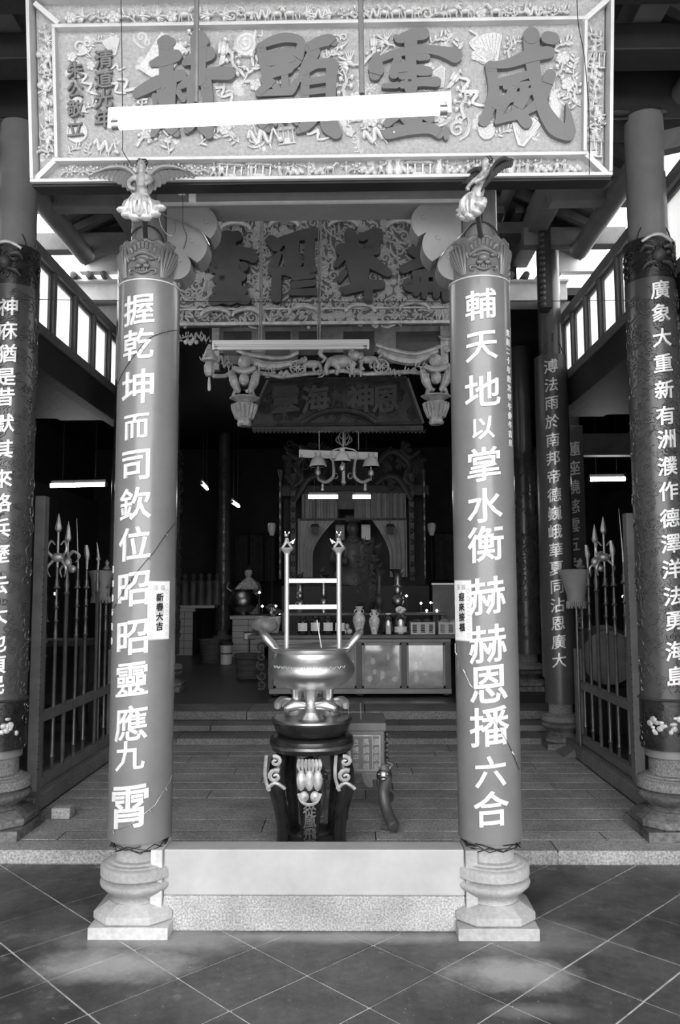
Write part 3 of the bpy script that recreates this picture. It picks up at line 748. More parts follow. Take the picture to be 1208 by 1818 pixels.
# ------------------------------------------------------------------ relief motifs, one mesh each (unit size, x,z plane, relief towards -y)
REL = {}
def motif(name, m='gold'):
    def dec(f):
        mb = MB(); f(mb); REL[name] = mb.mesh(name, M[m]); return f
    return dec
def spiral(mb, c, r0, turns, w, a0=0, sgn=1, n=16, h=-.05):
    mb.tube([(c[0]+r0*(1-.85*k/n)*math.cos(a0+sgn*turns*2*PI*k/n), h*(.4+.6*k/n), c[1]+r0*(1-.85*k/n)*math.sin(a0+sgn*turns*2*PI*k/n)) for k in range(n+1)], [w*(1-.5*k/n) for k in range(n+1)], 6)
@motif('carved_scroll')
def _(mb):
    spiral(mb, (-.12, 0), .32, 1.3, .085); spiral(mb, (.3, .12), .2, 1.2, .07, PI, -1); mb.tube([(-.45, -.03, -.3), (-.1, -.08, -.42), (.3, -.06, -.3), (.5, -.03, -.1)], [.04, .09, .08, .03], 6)
@motif('carved_cloud')
def _(mb):
    for x, z, r in ((-.25, -.05, .22), (.08, .15, .25), (.3, -.12, .18)): spiral(mb, (x, z), r, 1.4, .07, x*4); mb.ell((x, -.02, z), (r*.9, .05, r*.9), 9, 5)
@motif('carved_leaves')
def _(mb):
    mb.tube([(-.42, -.03, -.3), (-.1, -.06, -.05), (.2, -.05, .05), (.42, -.03, .3)], [.03, .035, .03, .015], 5)
    for k in range(8):
        t = k/7; x, z = -.36+.72*t, -.24+.46*t+.06*math.sin(t*5); s_ = 1 if k % 2 else -1; a = .65+s_*(.9+.25*math.sin(k*2.3))
        q = Quaternion((0, 1, 0), -a).to_matrix(); L = .15+.04*math.sin(k*1.7)
        mb.ell((x+L*math.cos(a), -.05-.03*(k % 3), z+L*math.sin(a)), (L, .05, .062), 8, 5, q)
@motif('carved_flower')
def _(mb):
    for k in range(5):
        a = k*2*PI/5; mb.ell((.17*math.cos(a), -.05, .17*math.sin(a)), (.15, .08, .15), 8, 5)
    for k in range(5):
        a = k*2*PI/5+.6; mb.ell((.08*math.cos(a), -.11, .08*math.sin(a)), (.08, .05, .08), 7, 5)
    mb.ell((0, -.15, 0), (.055, .05, .055), 7, 5); mb.tube([(.1, -.03, -.2), (.25, -.05, -.38), (.48, -.03, -.42)], .035, 5)
    mb.ell((.34, -.05, -.28), (.14, .04, .06), 7, 5, Quaternion((0, 1, 0), .7).to_matrix())
@motif('carved_branch')
def _(mb):
    mb.tube([(-.5, -.05, -.2), (-.2, -.09, .0), (.1, -.07, -.05), (.5, -.05, .2)], [.07, .06, .045, .02], 6)
    for x, z in ((-.3, .12), (-.1, .22), (.1, .12), (.28, .25), (.4, .0), (-.05, -.2), (.2, -.18)):
        mb.tube([(x*.7, -.05, z*.3), (x, -.06, z)], .022, 5); mb.ell((x, -.07, z), (.085, .06, .065), 6, 4)
@motif('carved_figure')
def _(mb):
    mb.lathe([(.17, -.5), (.15, -.3), (.11, -.1), (.13, .08), (.14, .18), (.05, .26)], 9, sy=.6)
    mb.ell((0, -.06, .34), (.075, .075, .09), 8, 6); mb.ell((0, -.04, .43), (.085, .07, .045), 7, 4)
    mb.tube([(-.12, -.03, .17), (-.2, -.1, .04), (-.08, -.16, -.0)], [.05, .055, .04], 6); mb.tube([(.12, -.03, .17), (.24, -.1, .1), (.3, -.12, .22)], [.05, .05, .03], 6)
    mb.tube([(0, -.12, .1), (.02, -.14, -.15), (.05, -.14, -.46)], .03, 5)
@motif('carved_warrior')
def _(mb):
    for s_ in (-1, 1): mb.tube([(s_*.05, -.04, -.1), (s_*.14, -.08, -.28), (s_*.12+.04, -.05, -.5)], [.075, .06, .04], 6)
    mb.ell((0, -.06, .05), (.13, .09, .2), 8, 6); mb.ell((.02, -.08, .33), .075, 8, 6); mb.ell((.02, -.06, .41), (.09, .06, .04), 6, 4)
    mb.tube([(-.1, -.06, .18), (-.28, -.1, .22), (-.32, -.1, .4)], [.05, .04, .03], 6); mb.tube([(.1, -.06, .16), (.25, -.12, .02)], [.05, .03], 6); mb.tube([(-.36, -.1, -.3), (-.3, -.1, .5)], .015, 5)
@motif('carved_horse')
def _(mb):
    mb.ell((0, -.09, .05), (.27, .1, .12), 10, 7)
    mb.tube([(.2, -.1, .1), (.32, -.1, .28), (.36, -.1, .36)], [.09, .065, .05], 7); mb.ell((.43, -.1, .33), (.1, .05, .05), 7, 5, Quaternion((0, 1, 0), .5).to_matrix())
    for x, y, b in ((-.2, -.06, -.05), (-.14, -.13, .04), (.17, -.06, .07), (.22, -.13, -.03)): mb.tube([(x, y, .0), (x+b, y, -.2), (x+b*.3, y, -.42)], [.055, .03, .022], 6)
    mb.tube([(-.26, -.08, .1), (-.38, -.08, .02), (-.4, -.06, -.2)], [.03, .04, .01], 5)
@motif('carved_bird')
def _(mb):
    mb.ell((0, -.1, 0), (.12, .1, .22), 9, 7); mb.ell((.02, -.12, .26), .08, 8, 6); mb.tube([(.06, -.14, .26), (.16, -.13, .23)], [.03, .005], 5)
    for k in range(4): mb.tube([(-.03+.03*k, -.08, -.15), (-.06+.04*k, -.07, -.5+.03*k)], [.03, .02], 5)
    mb.ell((-.1, -.13, 0), (.06, .04, .18), 7, 5); mb.ell((.11, -.11, 0), (.05, .04, .16), 7, 5)
@motif('carved_flying_bird')
def _(mb):
    mb.ell((0, -.1, 0), (.2, .08, .08), 8, 6); mb.tube([(.15, -.1, .03), (.3, -.12, .12), (.4, -.1, .08)], [.05, .045, .008], 6)
    for s_ in (-1, 1):
        for k in range(4): mb.tube([(-.02, -.08, 0), (-.12-.08*k, -.1, s_*(.42-.07*k))], [.04, .02], 5)
    mb.tube([(-.15, -.08, 0), (-.45, -.06, -.05)], [.05, .05], 5)
@motif('carved_dragon')
def _(mb):
    n = 22; P = [(-.48+.9*k/n, -.08, .2*math.sin(k*.75)) for k in range(n+1)]
    mb.tube(P, [.03+.05*math.sin(PI*min(1, k/n+.15)) for k in range(n+1)], 7)
    mb.ell((.46, -.12, P[-1][2]), (.11, .09, .09), 8, 6); mb.tube([(.5, -.14, P[-1][2]+.05), (.4, -.12, P[-1][2]+.2)], [.02, .006], 5)
    for k in range(3, n, 4): mb.tube([P[k], (P[k][0]+.05, -.1, P[k][2]-.2)], [.035, .015], 5); mb.tube([P[k], (P[k][0], -.08, P[k][2]+.13)], [.03, .004], 4)
@motif('carved_pavilion')
def _(mb):
    for x in (-.38, -.13, .13, .38): mb.box(x-.025, x+.025, -.1, 0, -.5, .2)
    mb.add([(-.5, -.14, .22), (.5, -.14, .22), (.36, -.02, .42), (-.36, -.02, .42), (-.5, 0, .2), (.5, 0, .2)], [(0, 1, 2, 3), (0, 4, 5, 1), (1, 5, 2), (0, 3, 4)])
    for k in range(12): mb.tube([(-.46+.084*k, -.145, .215), (-.33+.06*k, -.03, .42)], .017, 4)
    mb.box(-.45, .45, -.1, 0, -.5, -.44); mb.box(-.2, .2, -.07, 0, -.44, -.2)
@motif('carved_vase')
def _(mb):
    mb.lathe([(.1, -.5), (.16, -.42), (.26, -.15), (.27, 0), (.18, .2), (.12, .3), (.19, .42)], 12, sy=.45)
    for k in range(5): mb.tube([(0, -.06, .38), (-.2+.1*k, -.1, .5)], [.02, .05], 5)
@motif('carved_shell')
def _(mb):
    spiral(mb, (-.1, -.05), .36, 2.2, .12, .6, 1, 26, -.14); mb.ell((-.1, -.02, -.05), (.36, .14, .36), 12, 7); mb.tube([(.2, -.1, .35), (.05, -.08, -.42)], [.07, .09], 7)
@motif('carved_ribbon')
def _(mb):
    mb.tube([(-.4, -.04, .45), (-.1, -.09, .3), (-.3, -.05, .05), (.1, -.1, -.05), (-.05, -.05, -.3), (.35, -.06, -.45)], [.03, .06, .05, .07, .05, .03], 6, flat=.6)
@motif('carved_disc')
def _(mb):
    mb.lathe([(.001, -.0), (.40, -.02), (.42, -.09), (.48, -.09), (.5, 0)], 24).map(lambda x, y, z: (x, z, y))
@motif('carved_rock')
def _(mb):
    for k in range(6): mb.ell((-.35+.14*k, -.04, -.1+.13*math.sin(k*2.1)), (.15, .08, .17), 6, 5)
@motif('carved_fan')
def _(mb):
    mb.prism([(-.1, -.45), (.1, -.45), (.48, .3), (.3, .42), (0, .48), (-.3, .42), (-.48, .3)], 0, -.06)
    for k in range(9): mb.tube([(0, -.065, -.42), (-.44+.11*k, -.065, .32+.12*math.sin(PI*k/8))], .012, 4)
@motif('carved_book')
def _(mb):
    mb.X = Matrix.Rotation(.6, 4, 'Y'); mb.box(-.35, .35, -.09, 0, -.5, .5); mb.box(-.3, .3, -.11, -.09, -.1, .45); mb.lathe([(.001, 0), (.13, 0), (.13, .03)], 12, (0, 0, 0)).X = None
def copy_for(name, m):
    k = name+'|'+m
    if k not in REL: me = REL[name].copy(); me.materials.clear(); me.materials.append(M[m]); REL[k] = me
    return REL[k]
def put(root, name, x, z, s, rot=0, y=0, sx=1, m=None, dy=1, rnd=True):
    return inst(copy_for(name, m) if m else REL[name], name, root, (x, y, z), (s*sx, s*dy, s), rot)

# ------------------------------------------------------------------ the big plaque, leaning forward
def plaque_frame(Yb, corner_px, lean):
    org = at(*corner_px, Yb); n_ = Vector((0, -math.cos(lean), -math.sin(lean))); u = Vector((1, 0, 0)); v_ = Vector((0, -math.sin(lean), math.cos(lean)))
    def f(px, py):
        d = ray(px, py); t = (org-CP).dot(n_)/d.dot(n_); p = CP+d*t-org; return p.dot(u), p.dot(v_)
    return org, f
LEAN = math.radians(8)
org, pq = plaque_frame(3.42, (572, 325), LEAN)
pl = thing('name_plaque', org, 'large gilded carved plaque with four big painted characters, top of the picture', 'plaque', 'carved plaques')
pl['label'] = 'large gilded plaque reading 威靈顯赫, hung over the front columns'
pl.rotation_euler = (LEAN, 0, 0)
u0, u1 = pq(62, 330)[0], pq(1081, 320)[0]; v0 = 0.0; v1 = pq(572, -22)[1]
iu0, iu1 = pq(108, 280)[0], pq(1032, 272)[0]; iv0, iv1 = pq(572, 280)[1], pq(572, 50)[1]
B = lambda mb, nm, m, bev=0, par=None: mb.build(nm, m, par or pl, bevel=bev, local=True)
B(MB().box(u0+.01, u1-.01, .03, .07, v0+.01, v1), 'back_board', 'dark')
B(MB().box(iu0, iu1, 0, .03, iv0, iv1), 'field', 'gold_bg')
B(MB().box(u0+.02, u1-.02, .012, .03, v0+.02, v1-.02), 'border_ground', 'gold_bg')
def frame_strip(a0, a1, b0, b1, w_, y0, y1, nm, m='gold_frame'):
    for nm_, q in ((nm, (a0-w_, a1+w_, b1, b1+w_)), (nm, (a0-w_, a1+w_, b0-w_, b0)), (nm, (a0-w_, a0, b0, b1)), (nm, (a1, a1+w_, b0, b1))):
        B(MB().box(q[0], q[1], y0, y1, q[2], q[3]), nm, m, .004)
frame_strip(iu0, iu1, iv0, iv1, .016, -.04, .02, 'inner_moulding')
frame_strip(u0+.014, u1-.014, v0+.016, v1-.05, .016, -.055, .07, 'outer_moulding')
B(MB().box(u0-.01, u1+.01, -.08, .05, v1-.034, v1+.03), 'crown_moulding', 'gold_frame', .006)
B(MB().box(u0, u1, -.03, .08, v0-.012, v0+.0), 'drip_edge', 'dark')
for (ax, ay), (bx, by) in (((68, 322), (108, 283)), ((1076, 314), (1034, 274)), ((66, 12), (108, 48)), ((1078, 4), (1032, 44))):
    a, b = pq(ax, ay), pq(bx, by); B(MB().beam((a[0], -.01, a[1]), (b[0], -.01, b[1]), .045, .022), 'corner_mitre', 'gold_frame')
q = pq(572, 318)[1]; pxs = (pq(600, 300)[0]-pq(500, 300)[0])/100      # metres per pixel there
# bottom border: rows of little figures, pavilions, trees
x = 122
while x < 1020:
    u, v = pq(x, 300-(x-572)*.0105)
    k = R.choice(['carved_figure']*6+['carved_warrior']*3+['carved_pavilion', 'carved_branch', 'carved_horse', 'carved_vase', 'carved_rock'])
    s_ = (33 if k != 'carved_pavilion' else 36)*pxs
    put(pl, k, u, v-.002, s_*R.uniform(.85, 1.0), R.uniform(-.1, .1), .006, R.choice((-1, 1))*(1.5 if k == 'carved_pavilion' else 1), dy=1.7)
    if R.random() < .55: put(pl, R.choice(['carved_branch', 'carved_leaves', 'carved_cloud']), u+4*pxs, v+9*pxs, 17*pxs, R.uniform(-1, 1), .01, dy=1)
    x += {'carved_pavilion': 36, 'carved_horse': 30, 'carved_branch': 24, 'carved_rock': 22}.get(k, 15)
x = 125                                                   # top border: horses and beasts among trees
while x < 1020:
    u, v = pq(x, 27-(x-572)*.012); k = R.choice(['carved_horse']*(5 if x > 420 and x < 760 else 1)+['carved_branch', 'carved_leaves', 'carved_flying_bird', 'carved_dragon', 'carved_flower', 'carved_scroll'])
    put(pl, k, u, v, 39*pxs*R.uniform(.9, 1.1), R.uniform(-.15, .15), .006, R.choice((-1, 1)), dy=1.6)
    if R.random() < .7: put(pl, R.choice(['carved_branch', 'carved_leaves', 'carved_rock', 'carved_flower']), u+8*pxs, v+R.choice((-10, 11))*pxs, 20*pxs, R.uniform(-1, 1), .012)
    x += R.uniform(20, 28)
for xx in (84, 1056):                                     # side borders
    y = 62
    while y < 275:
        u, v = pq(xx+R.uniform(-4, 4), y); k = R.choice(['carved_figure', 'carved_warrior', 'carved_pavilion', 'carved_leaves', 'carved_branch', 'carved_rock', 'carved_flower', 'carved_flying_bird'])
        put(pl, k, u, v, 36*pxs, R.uniform(-.3, .3), .006, R.choice((-1, 1)), dy=1.6)
        put(pl, R.choice(['carved_leaves', 'carved_branch', 'carved_cloud']), u+R.uniform(-.02, .02), v-.025, 20*pxs, R.uniform(-2, 2), .012)
        y += R.uniform(12, 17)
# ornaments on the field round the characters
orn = [('carved_book', 290, 108, 75, 0), ('carved_ribbon', 238, 160, 55, .3), ('carved_bird', 322, 82, 34, .2), ('carved_branch', 345, 80, 60, 1.2), ('carved_bird', 398, 90, 60, -.15), ('carved_branch', 416, 110, 60, -1.3), ('carved_shell', 444, 80, 56, 0), ('carved_leaves', 445, 128, 52, .4), ('carved_flower', 455, 152, 40, 0), ('carved_ribbon', 408, 170, 45, .4),
       ('carved_flower', 400, 228, 40, 0), ('carved_leaves', 372, 245, 44, 0), ('carved_leaves', 300, 252, 44, 1), ('carved_branch', 265, 243, 52, .3), ('carved_flower', 258, 240, 30, 0), ('carved_leaves', 412, 246, 34, 2), ('carved_ribbon', 350, 215, 50, .7), ('carved_branch', 250, 190, 45, 1.2),
       ('carved_dragon', 470, 245, 60, .1), ('carved_pavilion', 508, 240, 34, .1), ('carved_scroll', 455, 248, 34, 0), ('carved_ribbon', 560, 235, 48, .5), ('carved_flower', 622, 235, 30, 0), ('carved_leaves', 628, 215, 34, 0), ('carved_flying_bird', 622, 115, 52, -.6), ('carved_branch', 612, 150, 62, 1.4), ('carved_leaves', 592, 98, 40, 0), ('carved_scroll', 600, 72, 34, 0), ('carved_flower', 632, 175, 38, 0), ('carved_scroll', 535, 112, 26, 0), ('carved_flower', 540, 140, 22, 0), ('carved_leaves', 500, 148, 26, 0),
       ('carved_bird', 664, 78, 42, 0), ('carved_flying_bird', 686, 78, 44, -.8), ('carved_branch', 668, 100, 50, .2), ('carved_leaves', 776, 72, 40, 0), ('carved_flower', 790, 84, 30, 0), ('carved_leaves', 812, 94, 44, 1), ('carved_flower', 762, 122, 34, 0), ('carved_fan', 778, 136, 40, 2.6), ('carved_bird', 808, 140, 48, -.6), ('carved_branch', 822, 180, 60, 1.3), ('carved_scroll', 780, 210, 36, 0), ('carved_scroll', 815, 226, 44, 1), ('carved_dragon', 672, 240, 56, .3), ('carved_flower', 662, 216, 36, 0), ('carved_branch', 655, 190, 50, 1.5), ('carved_cloud', 690, 215, 32, 0), ('carved_leaves', 655, 232, 30, 2),
       ('carved_fan', 868, 92, 62, .3), ('carved_ribbon', 850, 85, 55, -.2), ('carved_flower', 846, 100, 34, 0), ('carved_ribbon', 840, 165, 62, .1), ('carved_leaves', 998, 80, 42, 0), ('carved_flower', 1000, 104, 40, 0), ('carved_leaves', 1018, 120, 40, 1), ('carved_branch', 990, 130, 60, .9), ('carved_flower', 1008, 150, 40, 0), ('carved_vase', 985, 190, 54, .1), ('carved_flower', 984, 172, 38, 0), ('carved_leaves', 1015, 180, 38, 2), ('carved_branch', 1020, 160, 46, 1.4),
       ('carved_shell', 862, 232, 36, 2), ('carved_fan', 930, 235, 56, -.2), ('carved_leaves', 896, 234, 30, 0), ('carved_vase', 938, 222, 38, .3), ('carved_branch', 905, 85, 40, 1.2), ('carved_leaves', 915, 75, 26, 0),
       ('carved_disc', 138, 236, 38, 0), ('carved_dragon', 190, 262, 46, -.2), ('carved_leaves', 132, 265, 28, 0), ('carved_leaves', 158, 264, 26, 1), ('carved_flower', 148, 90, 30, 0), ('carved_scroll', 146, 84, 34, 0), ('carved_flower', 128, 102, 30, 0), ('carved_fan', 200, 84, 34, .2), ('carved_leaves', 172, 75, 26, 0), ('carved_cloud', 135, 190, 40, 0), ('carved_ribbon', 160, 150, 44, 0), ('carved_ribbon', 205, 150, 46, .2), ('carved_flower', 162, 118, 28, 0), ('carved_leaves', 160, 190, 34, 0), ('carved_cloud', 130, 130, 34, 0), ('carved_ribbon', 205, 118, 34, .8)]
for nm, px, py, s_, a_ in orn:
    u, v = pq(px, py); put(pl, nm, u, v, s_*pxs, -a_, -.003, dy=1.0)
for k in range(60):
    px, py = R.uniform(122, 1022), R.uniform(66, 270)
    u, v = pq(px, py); put(pl, R.choice(['carved_scroll', 'carved_cloud', 'carved_branch', 'carved_leaves', 'carved_ribbon']), u, v, R.uniform(22, 36)*pxs, R.uniform(-2, 2), .002, dy=.7)
def painted(strokes, crop, f, root, m, y0, y1, name='carved_character'):
    x0, y0_, s_ = crop; mb = MB(); k = pxs_(f)
    for st_ in strokes:
        P = []
        for x, y, w_ in st_:
            u, v = f(x0+x*s_, y0_+y*s_); P.append((u, v, w_*s_*k))
        mb.stroke(P, y0, y1)
    return mb.build(name, m, root, local=True)
def pxs_(f): return (f(600, 400)[0]-f(500, 400)[0])/100*1.0
C1 = [[(440, 240, 150), (450, 400, 150), (445, 620, 140)], [(400, 235, 90), (500, 235, 90)], [(310, 455, 70), (420, 420, 120), (550, 375, 120)], [(150, 755, 95), (300, 675, 125), (430, 615, 130), (600, 565, 110)],
      [(400, 660, 110), (400, 880, 95), (370, 1040, 100), (315, 1170, 60)], [(500, 660, 110), (490, 900, 100), (500, 1080, 150), (550, 1160, 70)], [(560, 720, 60), (620, 815, 60)], [(330, 780, 60), (350, 900, 60)],
      [(780, 210, 180), (775, 400, 150), (775, 600, 160)], [(730, 200, 80), (830, 225, 110)], [(640, 440, 70), (750, 400, 130), (880, 350, 140)], [(590, 685, 60), (700, 620, 110), (850, 560, 120), (1080, 550, 135)],
      [(705, 680, 100), (700, 850, 90), (690, 1060, 120), (655, 1125, 70)], [(850, 640, 120), (870, 830, 110), (850, 1060, 190), (880, 1170, 90)]]
C2 = [[(200, 290, 95), (235, 430, 105), (270, 610, 105)], [(200, 270, 60), (330, 215, 90), (460, 190, 95), (590, 215, 80), (620, 270, 70)], [(610, 260, 80), (570, 400, 110), (470, 500, 90)], [(260, 365, 80), (520, 335, 90)], [(280, 440, 80), (520, 400, 70)],
      [(240, 620, 90), (300, 550, 110), (480, 500, 110)], [(180, 750, 70), (300, 650, 80), (360, 700, 70)], [(440, 560, 70), (450, 720, 80)], [(170, 755, 60), (500, 735, 80)], [(560, 640, 70), (515, 720, 80)],
      [(200, 850, 70), (520, 830, 70)], [(200, 1000, 130), (230, 1070, 110), (275, 1130, 40)], [(330, 1000, 90), (345, 1060, 50)], [(430, 990, 80), (445, 1040, 40)], [(540, 985, 110), (565, 1065, 40)],
      [(680, 290, 90), (800, 235, 110), (900, 215, 110), (940, 240, 70)], [(740, 330, 120), (660, 480, 110), (620, 600, 90)], [(640, 540, 70), (760, 460, 90), (920, 450, 100)], [(925, 470, 130), (912, 620, 108), (905, 900, 105), (895, 1000, 110)],
      [(650, 560, 90), (645, 930, 90)], [(650, 640, 70), (860, 610, 70)], [(650, 745, 60), (870, 725, 50)], [(660, 860, 60), (880, 850, 60)], [(740, 985, 130), (650, 1080, 120), (575, 1135, 50)], [(860, 985, 140), (900, 1080, 180), (960, 1150, 130)]]
C3 = [[(360, 180, 50), (400, 200, 90), (520, 165, 115), (640, 150, 120)], [(510, 200, 140), (512, 400, 110), (512, 700, 130)], [(160, 390, 90), (160, 510, 160), (150, 560, 120)], [(200, 410, 60), (350, 350, 80), (600, 305, 85), (800, 325, 95), (960, 370, 150)],
      [(380, 400, 80), (350, 480, 80), (340, 560, 100)], [(420, 450, 90), (430, 560, 110)], [(600, 380, 90), (680, 385, 60)], [(600, 520, 110), (690, 530, 90)], [(240, 680, 50), (370, 675, 60)], [(430, 670, 80), (600, 640, 90), (770, 640, 100)],
      [(250, 800, 90), (780, 780, 90)], [(390, 960, 90), (270, 1060, 80)], [(540, 900, 170), (540, 1080, 180)], [(620, 960, 90), (710, 1010, 90)], [(280, 1165, 110), (500, 1120, 110), (700, 1110, 110), (800, 1160, 100)], [(875, 1120, 60), (870, 1200, 50)], [(420, 990, 60), (460, 1040, 60)]]
C4 = [[(230, 480, 110), (260, 700, 110), (225, 880, 110), (160, 1040, 100)], [(800, 190, 120), (860, 200, 120)], [(200, 470, 60), (400, 455, 90), (620, 375, 130), (820, 340, 120)], [(640, 170, 165), (650, 400, 150), (690, 650, 120), (760, 900, 130), (880, 1090, 170), (1010, 1160, 150)],
      [(1030, 1140, 120), (1020, 1000, 70), (995, 860, 15)], [(320, 640, 80), (450, 610, 90), (600, 565, 80)], [(480, 640, 90), (420, 780, 90), (340, 900, 90), (300, 1040, 50)], [(560, 680, 80), (570, 780, 110), (500, 900, 110), (470, 960, 80)], [(300, 830, 90), (480, 790, 90), (650, 730, 70)],
      [(290, 1045, 50), (420, 990, 90), (520, 970, 120), (590, 1050, 120)], [(830, 570, 120), (790, 680, 120), (720, 840, 110), (600, 930, 70), (545, 960, 50)], [(380, 690, 60), (600, 660, 60)], [(260, 880, 60), (360, 900, 60)]]
for C, ox in ((C1, 220), (C2, 430), (C3, 640), (C4, 830)): painted(C, (ox, 40, 210/1208), pq, pl, 'green', -.028, .0)
for chs, px, py, dy_, s_ in (('清道光年', 186, 108, 35, 34), ('朱公敬立', 136, 128, 34, 30)):
    for k, ch in enumerate(chs):
        u, v = pq(px, py+dy_*k); g_ = glyph(ch, s_*pxs, .016, .02, .1); g_.map(lambda x, y, z: (x+u, y-.005, z+v)).build('small_character', 'green', pl, local=True)
# ------------------------------------------------------------------ winged figures at the foot of the plaque
def remesh(o, v):
    md = o.modifiers.new('r', 'REMESH'); md.mode = 'VOXEL'; md.voxel_size = v; md.use_smooth_shade = True; return o
def winged(px, py, Y, label, yaw, s, rot=(0, 0, 0)):
    p = at(px, py, Y)
    r_ = thing('winged_figure', p, label, 'carved figure', 'winged figures below the plaque', 'thing')
    mb = MB()       # local: x right, -y towards viewer, z up; origin at the waist
    mb.ell((0, -.01, .10), (.034, .03, .055), 12, 8); mb.ell((0, -.01, .02), (.045, .035, .06), 12, 8)
    mb.tube([(0, -.012, .13), (0, -.016, .165)], .016, 8); mb.ell((0, -.022, .185), (.024, .026, .031), 12, 9); mb.ell((0, -.048, .182), (.007, .008, .006), 6, 4)
    mb.tube([(-.03, -.01, .13), (-.062, -.03, .09), (-.05, -.055, .04), (-.02, -.06, .03)], [.015, .013, .011, .012], 8)
    mb.tube([(.03, -.01, .13), (.06, -.035, .09), (.035, -.065, .055)], [.015, .013, .011], 8)
    for x, y, z, r in ((-.06, -.01, -.05, .05), (.05, -.01, -.06, .055), (0, -.03, -.07, .05), (-.03, -.04, -.03, .035), (.03, -.045, -.03, .035), (.085, 0, -.035, .028), (-.085, 0, -.06, .03)): mb.ell((x, y, z), (r, r*.8, r), 10, 7)
    remesh(mb.build('body', 'goldf', r_, local=True), .005)
    hr = MB()
    for k in range(9): hr.ell((.024*math.cos(k*.7), -.012-.008*(k % 2), .205+.012*math.sin(k*.7)), .012, 6, 4)
    hr.build('hair', 'lacquer', r_, local=True)
    dr = MB()
    for k in range(9): dr.tube([(-.03+.008*k, -.05, .01), (-.07+.018*k+.01*math.sin(k*2), -.085+.01*abs(k-4), -.05), (-.085+.021*k, -.06+.008*abs(k-4), -.10)], [.008, .012, .006], 7)
    for x, z in ((-.1, -.07), (-.075, -.1), (-.03, -.115), (.03, -.115), (.08, -.095), (.11, -.06)): dr.ell((x, -.02, z), (.034, .035, .016), 9, 6)
    remesh(dr.build('drapery', 'gold', r_, local=True), .0045)
    for s_ in (-1, 1):
        w_ = MB()
        for k in range(10):
            t = k/9; x = .03+.2*t; z = .13+.055*math.sin(PI*t*.75); L = .105*(1-.5*t)
            w_.tube([(s_*x, .012, z), (s_*(x+.02+.01*t), -.004, z-L*.55), (s_*(x+.012+.05*t), -.012, z-L)], [.013, .018, .010], 7, flat=.45)
        w_.tube([(s_*.02, .01, .12), (s_*.09, 0, .18), (s_*.18, -.01, .18), (s_*.25, -.01, .155)], [.012, .014, .012, .004], 7)
        w_.build('wing', 'midwood' if yaw else 'red', r_, local=True)
    for ch in r_.children: ch.rotation_euler = rot
    xc = XL if px < 600 else XR
    MB().tube([(p.x, p.y+.02, p.z-.03), (xc, YC-.092, p.z-.01)], .012, 8).build('fixing_pin', 'midwood', r_)
    for ch in r_.children: ch.scale = (s, s, s) if ch.name.split('.')[0] != 'fixing_pin' else (1, 1, 1)
    return r_
winged(252, 354, 3.28, 'gilded winged figure with both wings spread, in front of the lower left of the plaque', 0, .78)
winged(848, 352, 3.26, 'gilded winged figure seen from the side, one wing raised over the plaque edge', -1.25, .78, (-.25, .3, -1.2))

# ------------------------------------------------------------------ outer columns
OUT_T = {'L': [('神', 545), ('庥', 588), ('猶', 628), ('是', 670), ('昔', 705), ('默', 752), ('其', 798), ('來', 850), ('格', 893), ('兵', 938), ('歷', 985), ('云', 1040), ('大', 1092), ('也', 1142), ('禎', 1180), ('民', 1218)],
         'R': [('廣', 515), ('象', 556), ('大', 600), ('重', 645), ('新', 692), ('有', 738), ('洲', 780), ('濮', 828), ('作', 872), ('德', 920), ('澤', 965), ('洋', 1010), ('法', 1058), ('勇', 1102), ('海', 1155), ('島', 1200)]}
def relief_wrap(root, X, Y, z0, z1, rad, n, m, seed, span=1.4, s=.04, nm='carved_relief'):
    rr = random.Random(seed); mb = MB()
    for k in range(n):
        u = rr.uniform(-span, span)*rad; z = rr.uniform(z0+s, z1-s); q = s*rr.uniform(.6, 1.2); a = rr.uniform(0, 6)
        if rr.random() < .5: mb.tube([(u+q*(1-.8*t/9)*math.cos(a+t*.8), -.003-.001*t/3, z+q*(1-.8*t/9)*math.sin(a+t*.8)) for t in range(10)], [.0045]*10, 5)
        else: mb.tube([(u+q*(t/3-1)*math.cos(a)+q*.4*math.sin(t*1.6), -.004, z+q*(t/3-1)*math.sin(a)+q*.4*math.cos(t*1.6)) for t in range(7)], [.003, .005, .006, .006, .005, .004, .002], 5)
    wrap(mb, (X, Y, 0), rad, 0); o = mb.build(nm, m, root); return o
def arc_board(root, X, Y, z0, z1, ra, nm, m, a=1.8, th_=.02, n=40):
    ring = [(ra*math.sin(t), -ra*math.cos(t)) for t in [-a+2*a*k/n for k in range(n+1)]]+[((ra-th_)*math.sin(t), -(ra-th_)*math.cos(t)) for t in [a-2*a*k/n for k in range(n+1)]]
    N = len(ring); vs = [(X+u, Y+v, z0) for u, v in ring]+[(X+u, Y+v, z1) for u, v in ring]
    mb = MB().add(vs, [(i, (i+1) % N, N+(i+1) % N, N+i) for i in range(N)], True)
    for o_ in (0, N): mb.add([vs[o_+i] for i in range(N)], [(i, i+1, N-2-i, N-1-i) for i in range(n)])
    return mb.build(nm, m, root)
